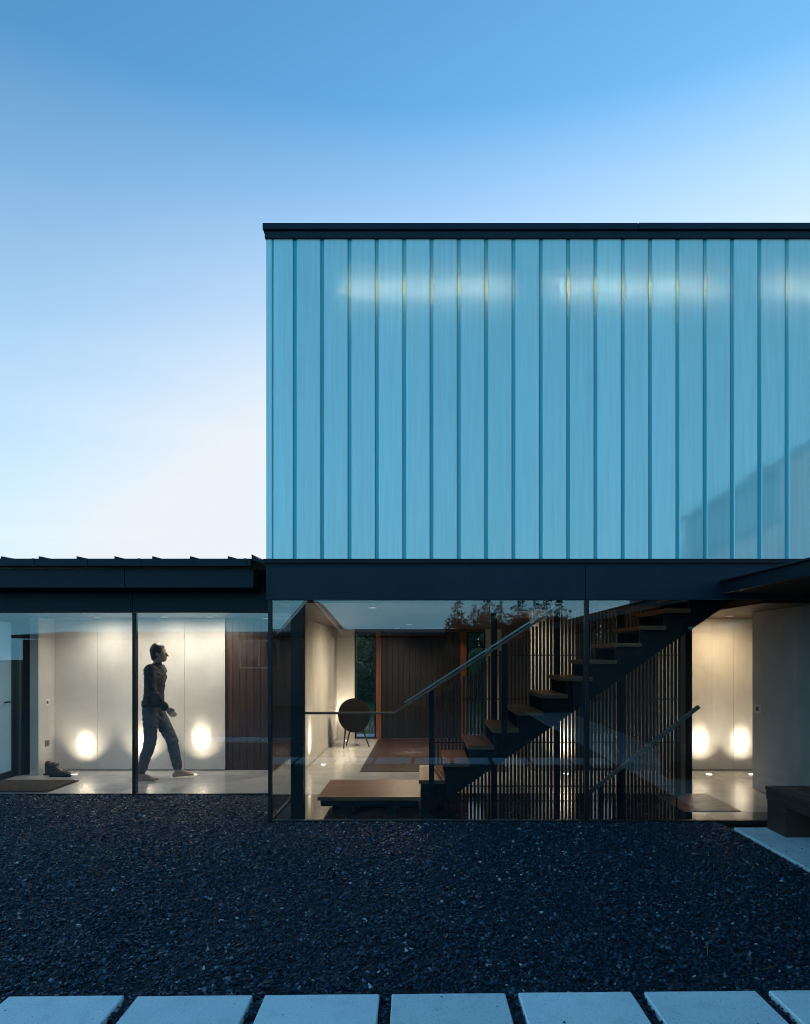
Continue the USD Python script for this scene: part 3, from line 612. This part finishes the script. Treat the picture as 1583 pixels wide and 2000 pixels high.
def downlight(label, x, y, aim, power, half=55, color=(1.0, 0.76, 0.50)):
    t = thing('downlight', label, 'downlight', (x, y, CEIL), group='ceiling downlights')
    ring = trimesh.creation.annulus(0.034, 0.05, 0.006, sections=28); ring.apply_translation((0, 0, -0.004))
    obj('trim_ring', ring, 'white_paint', t)
    lens = trimesh.creation.cylinder(0.0335, 0.004, sections=24); lens.apply_translation((0, 0, -0.0025))
    obj('lens', lens, 'lamp_dim', t)
    spot(t, (0, 0, -0.03), tuple(np.array(aim) - np.array((x, y, CEIL))), power, half, color=color)
for px_, lab in ((190, 'ceiling downlight over the left half of the lit corridor wall'), (322, 'ceiling downlight above the walking person'), (410, 'ceiling downlight near the dark timber wall')):
    x = PX(px_, 2.45); downlight(lab, x, 2.45, (x, 2.72, 0.9), 4.2, 85, (1.0, 0.85, 0.68))
for px_, yy, lab in ((800, 4.6, 'ceiling downlight over the middle of the hall'), (775, 6.35, 'ceiling downlight before the left door jamb'), (885, 6.35, 'ceiling downlight before the right door jamb')):
    downlight(lab, PX(px_, yy), yy, (PX(px_, yy) - (0.4 if yy < 5 else 0), yy, 0.3), 28.0 if yy < 5 else 1.5, 85 if yy < 5 else 55)
downlight('ceiling downlight over the bright passage on the right', 3.9, 2.3, (3.95, 2.7, 0.8), 7.0, 80, (1.0, 0.68, 0.38))
downlight('ceiling downlight over the stair landing', -0.55, 0.75, (-0.5, 0.8, 0.2), 4.5, 48)
downlight('ceiling downlight in the corridor behind the slatted screen', PX(1060, 2.4), 2.4, (PX(1060, 2.4), 2.75, 0.8), 3.2, 80)

for i, (a, b, lab) in enumerate(((662, 1006, 'strip light glowing behind the channel glass, leftmost of three'), (1060, 1416, 'strip light glowing behind the channel glass, middle of three'), (1476, 1800, 'strip light glowing behind the channel glass at the right edge'))):
    t = thing('strip_light', lab, 'strip light', group='strip lights behind the channel glass')
    zz = PZ(562, 0.0)
    obj('tube', cyl((PX(a, 0.10) + 0.05, 0.10, zz), (PX(b, 0.10) - 0.05, 0.10, zz), 0.014, 12), 'strip_glow', t)
    obj('housing', bx(PX(a, 0.10), PX(b, 0.10), 0.13, 0.17, zz - 0.02, zz + 0.02, 0.003), 'white_paint', t)

# ------------------------------------------------------------------ small fittings
def switch(label, origin, normal, m_plate, m_mid, w, h, name='light_switch', category='switch'):
    t = thing(name, label, category, origin)
    if normal == 'x':
        obj('plate', bx(0.0005, 0.009, -w / 2, w / 2, -h / 2, h / 2, 0.002), m_plate, t); obj('rocker', bx(0.0095, 0.013, -w / 5, w / 5, -h / 4, h / 4, 0.001), m_mid, t)
    else:
        obj('plate', bx(-0.009, -0.0005, -w / 2, w / 2, -h / 2, h / 2, 0.002), m_plate, t); obj('rocker', bx(-0.013, -0.0095, -w / 5, w / 5, -h / 4, h / 4, 0.001), m_mid, t)
def on_pier(py):
    yy = 2.75
    return (XP, yy, PZ(py, yy))
switch('white light switch on the pier above the dark socket', on_pier(1372), 'x', 'switch_white', 'switch_dark', 0.10, 0.085)
switch('dark grey wall socket low on the pier above the boots', on_pier(1452), 'x', 'socket_grey', 'switch_dark', 0.10, 0.08, 'wall_socket', 'socket')
ysw = XS * SCALE / (1481.5 - 830) * DIST - DIST if False else (XS * SCALE / (1481.5 - 830.0) - 1) * DIST
switch('white light switch on the grey wall by the passage opening', (XS, ysw, PZ(1384.5, ysw)), '-x', 'switch_white', 'switch_dark', 0.16, 0.10)

dm = thing('doormat', 'brown coir doormat on the corridor floor before the frosted door', 'doormat', (0, 0, 0))
obj('pile', hull([(x, y, z) for x, y in ((-5.28, 1.42), (-4.42, 1.42), (-4.36, 1.46), (-4.36, 2.10), (-4.42, 2.14), (-5.28, 2.14)) for z in (0.0085, 0.018)] ), 'coir', dm)
obj('backing', bx(-5.30, -4.345, 1.405, 2.155, 0.0008, 0.008), 'rubber', dm)

def chain_mesh(groups, edge=0.012, iters=12, folds=0.0):
    """hulls of spheres ((centre, radius) lists), united, refined and smoothed"""
    parts = []
    for g in groups:
        ss = [Manifold.sphere(rr, 20).scale(tuple(sc_) if np.ndim(sc_) else (sc_,) * 3).translate(tuple(c)) for c, rr, sc_ in [(*x, 1) if len(x) == 2 else x for x in g]]
        parts.append(Manifold.batch_hull(ss) if len(ss) > 1 else ss[0])
    m = Manifold.batch_boolean(parts, m3.OpType.Add).refine_to_length(edge).to_mesh()
    t = trimesh.Trimesh(m.vert_properties[:, :3], m.tri_verts, process=True)
    trimesh.smoothing.filter_taubin(t, lamb=0.5, nu=0.53, iterations=iters)
    if folds:
        w_ = meshkit.fbm(t.vertices * (11, 11, 22) + 3.0 * meshkit.noise(t.vertices * 6)[:, None], 3, 4) - 0.5
        t.vertices = t.vertices + t.vertex_normals * (w_ * folds)[:, None]
    return t

def boot(label, loc, rotz):
    t = thing('boot', label, 'boot', loc, rotz, 'ankle boots by the pier')
    obj('upper', chain_mesh([[((0.0, 0, 0.055), 0.038), ((0.10, 0, 0.05), 0.036)], [((0.10, 0, 0.05), 0.036), ((0.19, 0.005, 0.042), 0.036, (1.15, 1.15, 0.8))], [((0.0, 0, 0.055), 0.038), ((0.005, 0, 0.145), 0.042)], [((0.005, 0, 0.13), 0.042), ((0.09, 0, 0.06), 0.03)]], 0.01, 8), 'leather', t, smooth=True)
    obj('sole', hull([(x, y, z) for x, y in ((-0.045, -0.03), (-0.045, 0.03), (0.0, 0.042), (0.14, 0.046), (0.2, 0.04), (0.238, 0.01), (0.238, -0.01), (0.2, -0.036), (0.14, -0.042), (0.0, -0.038)) for z in (0.0, 0.022)]), 'rubber', t)
    obj('tongue', hull([(0.045, -0.022, 0.12), (0.045, 0.022, 0.12), (0.062, -0.02, 0.175), (0.062, 0.02, 0.175), (0.052, -0.02, 0.12), (0.052, 0.02, 0.12)]), 'leather', t)
    for k in range(4):
        obj('lace', cyl((0.06 + 0.022 * k, -0.026, 0.126 - 0.016 * k), (0.062 + 0.022 * k, 0.026, 0.126 - 0.016 * k), 0.0035, 8), 'wool_sock', t)
boot('dark leather boot standing closest to the pier, toe pointing right', (PX(92, 2.58), 2.60, 0.001), 0.15)
boot('dark leather boot in front, its toe towards the floor uplight', (PX(106, 2.48), 2.47, 0.001), -0.12)

# round speaker on three legs
sp = thing('round_speaker', 'round black cloth-fronted floor speaker on three timber legs', 'speaker', (-1.216, 5.4, 0), math.radians(30))
R = 0.295
prof = np.array([(0.0, -0.035), (R - 0.02, -0.035), (R - 0.006, -0.028), (R, -0.012), (R, 0.012), (R - 0.05, 0.05), (R - 0.16, 0.085), (0.0, 0.10)])
disc = trimesh.creation.revolve(prof, sections=64)
disc.apply_transform(trimesh.transformations.rotation_matrix(-PI / 2, (1, 0, 0)))
disc.apply_transform(trimesh.transformations.rotation_matrix(math.radians(-10), (1, 0, 0)))
disc.fix_normals()
disc.apply_translation((0, 0, 0.55))
obj('cloth_disc', disc, 'speaker_cloth', sp, smooth=40)
for a, b in (((-0.16, 0.01, 0.31), (-0.24, -0.10, 0.0)), ((0.16, 0.01, 0.31), (0.24, -0.10, 0.0)), ((0.0, 0.09, 0.40), (0.0, 0.34, 0.0))):
    lg = trimesh.creation.cone(0.017, 1.0, sections=12)
    d = np.array(b) - np.array(a)
    obj('leg', hull(np.vstack([np.array(cyl(a, np.array(a) + d * 0.01, 0.017, 12).vertices), np.array(cyl(np.array(b) - d * 0.005, b, 0.010, 12).vertices)])), 'floor_wood', sp)

# ------------------------------------------------------------------ bench on the right-hand path
bn = thing('courtyard_bench', 'low dark slatted timber bench on the concrete path at the right edge', 'bench')
bx0, by0, by1, bt = 3.085, -2.6, -0.285, 0.395
nsl = 6
for i in range(nsl):
    a = bx0 + 0.62 * i / nsl
    obj('seat_slat', bx(a + 0.003, a + 0.62 / nsl - 0.003, by0, by1, bt - 0.035, bt, 0.003), 'bench_wood', bn)
obj('side_panel', cat(bx(bx0 + 0.008, bx0 + 0.04, by0 + 0.01, by1 - 0.01, bt - 0.12, bt - 0.0355, 0.002)), 'bench_wood', bn)
for y0 in (by0 + 0.1, by1 - 0.34):
    obj('leg_block', bx(bx0 + 0.012, bx0 + 0.60, y0, y0 + 0.32, 0.0125, bt - 0.121, 0.004), 'bench_wood', bn)
obj('side_panel', bx(bx0 + 0.58, bx0 + 0.61, by0 + 0.01, by1 - 0.01, bt - 0.12, bt - 0.0355, 0.002), 'bench_wood', bn)

# ------------------------------------------------------------------ the person walking along the corridor
def person():
    ox, oy = PX(296, 2.24), 2.24
    t = thing('person', 'barefoot person in dark grey jumper and paler grey trousers walking right along the corridor', 'person', (ox, oy, 0.002))
    hipL, hipR = np.array((0.02, 0.085, 0.88)), np.array((0.02, -0.085, 0.88))
    # back leg (near side) still planted, front leg (far side) reaching out
    knB, anB, toB = np.array((0.02, -0.09, 0.48)), np.array((-0.10, -0.095, 0.085)), np.array((0.09, -0.10, 0.022))
    knF, anF, toF = np.array((0.22, 0.09, 0.51)), np.array((0.30, 0.095, 0.10)), np.array((0.49, 0.10, 0.055))
    chest, waist, pel = np.array((0.05, 0, 1.30)), np.array((0.03, 0, 1.08)), np.array((0.02, 0, 0.92))
    neck, head = np.array((0.075, 0, 1.47)), np.array((0.105, 0, 1.61))
    shN, shF = np.array((0.05, -0.175, 1.39)), np.array((0.05, 0.175, 1.39))
    elN, wrN = np.array((0.10, -0.235, 1.12)), np.array((0.27, -0.22, 0.93))
    elF, wrF = np.array((-0.09, 0.23, 1.13)), np.array((0.0, 0.24, 0.90))
    def limb(a, ra, b, rb): return [(a, ra), (b, rb)]
    body = [limb(hipR, 0.085, knB, 0.055), limb(knB, 0.055, anB, 0.037), limb(hipL, 0.085, knF, 0.055), limb(knF, 0.055, anF, 0.037),
            [(pel, 0.12, (0.9, 1.25, 0.8)), (waist, 0.105, (0.85, 1.2, 1))], [(waist, 0.105, (0.85, 1.2, 1)), (chest, 0.12, (0.9, 1.3, 1))],
            [(chest, 0.10), (neck, 0.055)], [(chest, 0.11), (shN, 0.055)], [(chest, 0.11), (shF, 0.055)], [(neck, 0.053), (head - (0.02, 0, 0.06), 0.055)],
            limb(shN, 0.05, elN, 0.04), limb(elN, 0.04, wrN, 0.027), limb(shF, 0.05, elF, 0.04), limb(elF, 0.04, wrF, 0.027),
            # head: skull, face, jaw, nose, ears
            [(head + (-0.015, 0, 0.02), 0.088, (1.05, 0.86, 1.05)), (head + (0.03, 0, -0.06), 0.06, (1, 0.85, 1))], [(head + (0.05, 0, -0.085), 0.036, (1, 1, 0.8)), (head + (0.0, 0, -0.07), 0.05)],
            [(head + (0.078, 0, 0.0), 0.011), (head + (0.102, 0, -0.035), 0.013)], [(head + (0.08, 0, -0.068), 0.014, (0.8, 1.6, 0.6))],
            [(head + (-0.005, 0.076, -0.015), 0.018, (1, 0.5, 1.6))], [(head + (-0.005, -0.076, -0.015), 0.018, (1, 0.5, 1.6))]]
    for an, to in ((anB, toB), (anF, toF)):
        d = (to - an); d[2] = 0; d /= np.linalg.norm(d)
        heel = an - d * 0.045; heel = np.array((heel[0], heel[1], an[2] - 0.058))
        ball = to - d * 0.03
        s_ = np.array((-d[1], d[0], 0))
        body += [[(an, 0.036), (heel, 0.028)], [(an, 0.034), (ball, 0.024)], [(heel, 0.027), (ball, 0.022)], [(ball + s_ * 0.022, 0.02), (ball - s_ * 0.022, 0.018)]]
        for j in range(5):
            o = s_ * (0.032 - 0.016 * j) * (1 if an is anB else -1)
            body.append([(ball + o + d * 0.01, 0.011 if j else 0.013), (ball + o + d * (0.052 - 0.007 * j), 0.008 if j else 0.011)])
    for el, wr, bend in ((elN, wrN, 0.35), (elF, wrF, 0.5)):
        d = wr - el; d /= np.linalg.norm(d)
        palm_n = np.cross(d, (0, 0, 1)); palm_n /= np.linalg.norm(palm_n)          # the palm faces the body
        side = np.cross(palm_n, d)
        pc = wr + d * 0.075
        body.append([(wr, 0.023), (pc + side * 0.026, 0.013), (pc - side * 0.026, 0.013), (wr + d * 0.03, 0.02)])
        cur = palm_n * (1 if el is elF else -1)
        for j, L in enumerate((0.070, 0.080, 0.074, 0.058)):
            o = pc + side * (0.03 - 0.02 * j)
            p1 = o + d * L * 0.5 + cur * L * 0.12; p2 = p1 + d * L * 0.3 + cur * L * bend * 0.6; p3 = p2 + d * L * 0.12 + cur * L * bend * 0.5
            body += [[(o, 0.009), (p1, 0.0085)], [(p1, 0.0085), (p2, 0.008)], [(p2, 0.008), (p3, 0.007)]]
        th = wr + d * 0.03 + side * 0.022
        t1 = th + d * 0.03 + side * 0.022; t2 = t1 + d * 0.03 + side * 0.004 + cur * 0.008
        body += [[(th, 0.012), (t1, 0.010)], [(t1, 0.010), (t2, 0.008)]]
    obj('body', chain_mesh(body, 0.007, 6), 'skin', t, smooth=True)
    e = 0.014
    obj('trousers', chain_mesh([limb(hipR, 0.085 + e, knB, 0.062 + e), limb(knB, 0.062 + e, anB + (0.008, 0, 0.05), 0.045 + e), limb(hipL, 0.085 + e, knF, 0.062 + e), limb(knF, 0.062 + e, anF + (-0.005, 0, 0.06), 0.045 + e),
                                [(pel, 0.12 + e, (0.92, 1.25, 0.8)), (waist - (0, 0, 0.06), 0.11 + e, (0.87, 1.2, 0.7))]], 0.010, 8, 0.030), 'denim', t, smooth=True)
    obj('jumper', chain_mesh([[(pel + (0, 0, 0.03), 0.125 + e, (0.95, 1.25, 0.6)), (waist, 0.115 + e, (0.9, 1.22, 1))], [(waist, 0.115 + e, (0.9, 1.22, 1)), (chest, 0.122 + e, (0.93, 1.3, 1))],
                              [(chest + (0, 0, 0.02), 0.11 + e), (neck - (0, 0, 0.03), 0.06 + e)], [(chest, 0.11 + e), (shN, 0.06 + e)], [(chest, 0.11 + e), (shF, 0.06 + e)],
                              limb(shN, 0.06 + e, elN, 0.046 + e), limb(elN, 0.046 + e, wrN - (0.02, 0, -0.01), 0.034 + e), limb(shF, 0.06 + e, elF, 0.046 + e), limb(elF, 0.046 + e, wrF + (-0.005, 0, 0.03), 0.034 + e)], 0.010, 8, 0.034), 'jumper', t, smooth=True)
    obj('hair', chain_mesh([[(head + (-0.028, 0, 0.03), 0.097, (1.0, 0.93, 1.0)), (head + (-0.06, 0, -0.05), 0.06, (0.8, 1.1, 1))], [(head + (-0.005, 0, 0.07), 0.055, (1.2, 1.2, 0.7)), (head + (-0.04, 0, 0.06), 0.07)]], 0.01, 6), 'hair', t, smooth=True)
    for s_ in (-1, 1):
        ey = trimesh.creation.icosphere(2, 0.0115); ey.apply_translation(head + (0.071, 0.031 * s_, 0.003)); obj('eye', ey, 'white_paint', t, smooth=True)
        pu = trimesh.creation.icosphere(1, 0.006); pu.apply_translation(head + (0.0785, 0.031 * s_, 0.003)); obj('pupil', pu, 'rubber', t)
person()

# ------------------------------------------------------------------ garden behind the house, seen through the rear windows
def leaves(centres, radii, n, size, seed, flat=0.75):
    rr = np.random.default_rng(seed)
    centres, radii = np.asarray(centres, float), np.asarray(radii, float)
    wgt = radii ** 2 / np.sum(radii ** 2)
    k = rr.choice(len(centres), n, p=wgt)
    d = rr.normal(size=(n, 3)); d /= np.linalg.norm(d, axis=1)[:, None]
    p = centres[k] + d * (radii[k] * rr.uniform(0.55, 1.08, n) ** 0.6)[:, None] * (1, 1, flat)
    u_ = rr.normal(size=(n, 3)); u_ /= np.linalg.norm(u_, axis=1)[:, None]
    w_ = np.cross(u_, rr.normal(size=(n, 3))); w_ /= np.linalg.norm(w_, axis=1)[:, None]
    s = size * rr.uniform(0.6, 1.4, n)[:, None]
    v = np.stack([p - u_ * s, p + w_ * s * 0.45, p + u_ * s, p - w_ * s * 0.45], 1).reshape(-1, 3)
    f = (np.arange(n)[:, None] * 4 + np.array([0, 1, 2, 3])).astype(int)
    return (v, f)
def limb_mesh(p, q, r0, r1, n=8):
    a, b = np.array(p, float), np.array(q, float); d = (b - a)
    return hull(np.vstack([np.array(cyl(a, a + d * 0.02, r0, n).vertices), np.array(cyl(b - d * 0.02, b, r1, n).vertices)]))
def tree(name, label, loc, height, spread, seed, group, m='foliage', n=9000, conic=False, leaf=0.07):
    t = thing(name, label, 'tree', loc, 0, group)
    rr = np.random.default_rng(seed)
    limbs = [limb_mesh((0, 0, -0.1), (0.03, 0.02, height * 0.55), 0.06 * height / 4, 0.03 * height / 4)]
    cs, rs_ = [], []
    if conic:
        for h_ in np.linspace(0.08, 0.98, 26):
            R_ = spread * (1 - h_) ** 0.8 + 0.06
            for j in range(5 if h_ < 0.8 else 2):
                a = rr.uniform(0, 2 * PI); cs.append((math.cos(a) * R_ * 0.6, math.sin(a) * R_ * 0.6, height * h_)); rs_.append(R_ * rr.uniform(0.35, 0.6))
        limbs.append(limb_mesh((0.03, 0.02, height * 0.5), (0, 0, height * 0.97), 0.03 * height / 4, 0.006))
    else:
        for j in range(16):
            a = rr.uniform(0, 2 * PI); h_ = rr.uniform(0.32, 0.92); R_ = spread * math.sin(PI * min(1, (h_ - 0.12) / 0.95)) ** 0.7 * rr.uniform(0.35, 1)
            c = (math.cos(a) * R_, math.sin(a) * R_, height * h_); cs.append(c); rs_.append(spread * rr.uniform(0.25, 0.48))
            if j < 9: limbs.append(limb_mesh((0.02, 0.01, height * rr.uniform(0.2, 0.5)), c, 0.022 * height / 4, 0.006))
    obj('trunk', cat(*limbs), 'bark', t)
    obj('crown', leaves(cs, rs_, n, leaf, seed + 1, 0.85), m, t)
    return t
obj('lawn', bx(-40, 40, YE + 0.9, 60, -0.059, -0.03), 'lawn', kind='structure')
obj('terrace', bx(-9, 9, YE + 0.21, YE + 0.9, -0.059, -0.006), 'path_concrete', kind='structure')
# grass blades in the strips that the windows show
rg = np.random.default_rng(31); ng = 16000
gx = np.concatenate([rg.uniform(-6.0, 6.5, ng)]); gy = YE + 0.9 + 11 * rg.random(ng) ** 1.6
gh = rg.uniform(0.03, 0.075, ng); ga = rg.uniform(0, PI, ng)
gv = np.stack([np.stack([gx - 0.008 * np.cos(ga), gy - 0.008 * np.sin(ga), np.full(ng, -0.031)], 1), np.stack([gx + 0.008 * np.cos(ga), gy + 0.008 * np.sin(ga), np.full(ng, -0.031)], 1),
               np.stack([gx + rg.normal(0, 0.02, ng), gy + rg.normal(0, 0.02, ng), -0.031 + gh], 1)], 1).reshape(-1, 3)
obj('grass', (gv, np.arange(3 * ng).reshape(-1, 3)), 'grass_blade', kind='stuff', label='short green grass behind the house, seen through the door windows', cat='grass')
# a clipped hedge and trees
rh = np.random.default_rng(8)
hc = [(x, 18.3 + rh.uniform(-0.2, 0.2), z) for x in np.arange(-14, 16, 0.55) for z in (0.35, 0.95)]
hg = thing('hedge', 'low leafy hedge along the far side of the lawn', 'hedge', kind='stuff')
obj('foliage', leaves(hc, [0.48] * len(hc), 40000, 0.07, 77), 'foliage', hg)
obj('branches', cat(*[bx(x, x + 0.54, 18.1, 18.55, -0.05, 1.05 + 0.1 * math.sin(x * 3)) for x in np.arange(-14, 16, 0.55)]), 'foliage_dark', hg)
tnames = ['bushy round tree at the lawn, seen through the left door window', 'bushy tree seen through the right door window', 'dark tree standing behind the hedge, left of the others', 'dark tree behind the hedge in line with the front door', 'dark tree behind the hedge, far right']
tree('garden_tree', tnames[0], (-2.9, 15.5, -0.05), 2.6, 1.0, 1, 'garden trees', n=7000)
tree('garden_tree', tnames[1], (2.3, 15.0, -0.05), 2.4, 0.9, 2, 'garden trees', n=7000)
for i, (x, y_, h_) in enumerate(((-8.5, 25, 5.0), (-4.6, 26, 5.2), (-1.2, 25.5, 5.0), (2.2, 26, 5.2), (5.2, 25, 5.0), (8.6, 26, 5.2), (12.5, 26, 5.1), (-13, 26, 5.0))):
    tree('garden_tree', ['dark tree behind the hedge, outermost on the left but one', 'dark tree behind the hedge, seen through the left door window', 'dark tree behind the hedge, hidden mostly by the front door', 'dark tree behind the hedge, seen through the right door window', 'dark tree behind the hedge, seen past the slatted screen', 'dark tree behind the hedge to the right of the slatted screen', 'dark tree behind the hedge, last on the right', 'dark tree behind the hedge, last on the left'][i], (x, y_, -0.05), h_, 2.0, 20 + i, 'garden trees', 'foliage_dark', n=9000, leaf=0.12)

# ------------------------------------------------------------------ across the courtyard, behind the camera: what the glass mirrors
oh = thing('opposite_house', 'low house across the courtyard with white window frames', 'house')
obj('wall', cat(bx(-14, 3.0, -22.0, -15.0, 0, 2.15)), 'render_dark', oh)
obj('roof', cat(prism([(-14.8, 2.2), (-14.8, 2.3), (-18.5, 2.55), (-22.2, 2.3), (-22.2, 2.2)], 'x', -14.3, 3.3)), 'roof_slate', oh)
gb = hull([(-4.4, -14.6, 2.3), (-2.6, -14.6, 2.3), (-3.5, -14.6, 3.35), (-4.4, -17.5, 2.3), (-2.6, -17.5, 2.3), (-3.5, -17.5, 3.35)])
obj('gable', gb, 'roof_slate', oh)
obj('bargeboard', cat(bar((-4.5, -14.56, 2.25), (-3.5, -14.56, 3.42), 0.04, 0.09, up=(0, 1, 0)), bar((-2.5, -14.56, 2.25), (-3.5, -14.56, 3.42), 0.04, 0.09, up=(0, 1, 0))), 'white_paint', oh)
for i, x in enumerate((-6.45,)):
    w_ = obj('window', bx(x + 0.06, x + 1.34, -14.99, -14.97, 1.2, 2.08), 'window_glass', oh)
    obj('frame', cat(bx(x, x + 0.06, -14.995, -14.92, 1.14, 2.14), bx(x + 1.34, x + 1.4, -14.995, -14.92, 1.14, 2.14), bx(x + 0.06, x + 1.34, -14.995, -14.92, 1.14, 1.2), bx(x + 0.06, x + 1.34, -14.995, -14.92, 2.08, 2.14), bx(x + 0.67, x + 0.73, -14.96, -14.92, 1.2, 2.08)), 'white_paint', w_)
nh = thing('neighbouring_house', 'tall gabled house beyond the courtyard with a lean-to', 'house')
obj('wall', prism([(13.6, 0), (13.6, 8.85), (18.0, 11.5), (22.4, 8.85), (22.4, 0)], 'y', -30, -20), 'render_pale', nh)
obj('roof', cat(bar((13.0, -25, 8.55), (18.05, -25, 11.6), 10.6, 0.16, c=0), bar((23.0, -25, 8.55), (17.95, -25, 11.6), 10.6, 0.16, c=0)), 'roof_slate', nh)
obj('lean_to', prism([(10.2, 0), (10.2, 5.05), (13.59, 6.75), (13.59, 0)], 'y', -28, -19.6), 'render_pale', nh)
obj('lean_to_roof', bar((9.8, -23.8, 4.92), (13.59, -23.8, 6.83), 8.8, 0.14), 'roof_slate', nh)
c0 = tree('conifer', 'narrow conifer mirrored at the top of the glass, first from the left', (0.95, -13.4, -0.05), 3.4, 0.85, 60, 'conifer row across the courtyard', 'foliage_dark', n=22000, conic=True, leaf=0.038)
for i, x in enumerate((1.4, 1.85, 2.25, 2.7, 3.1, 3.55, 3.95)):
    copy(c0, (x, -13.4 + 0.25 * math.sin(i * 2.1), -0.05), i * 1.3, 0.92 + 0.14 * abs(math.sin(i * 1.7)), label='narrow conifer mirrored at the top of the glass, %s from the left in its row' % ['second', 'third', 'fourth', 'fifth', 'sixth', 'seventh', 'eighth'][i])

# ------------------------------------------------------------------ a few twigs and dry leaves on the gravel
rt = np.random.default_rng(44)
for px_, py_, lx, ly, lab in ((1383, 1875, 0.004, 0.10, 'thin dry twig standing upright in the gravel near the paving'), (507, 1932, 0.06, 0.01, 'short pale twig lying on the gravel by a slab corner'), (1492, 1903, 0.07, 0.01, 'pale straw lying on the gravel towards the right'), (706, 1903, 0.05, 0.02, 'small straw lying on the gravel near the middle')):
    k_ = EYE_Z * SCALE / (py_ - 1282.0); yy = (k_ - 1) * DIST; xx = (px_ - 830) * k_ / SCALE
    obj('twig', cat(cyl((xx, yy, 0.022), (xx + lx, yy + 0.02, 0.026 + 0.6 * ly), 0.0018, 6), cyl((xx + lx * 0.5, yy + 0.01, 0.024 + 0.3 * ly), (xx + lx * 0.5 + 0.012, yy + 0.02, 0.03 + 0.3 * ly), 0.0012, 6)), 'dry_leaf', label=lab, cat='twig', group='twigs on the gravel')
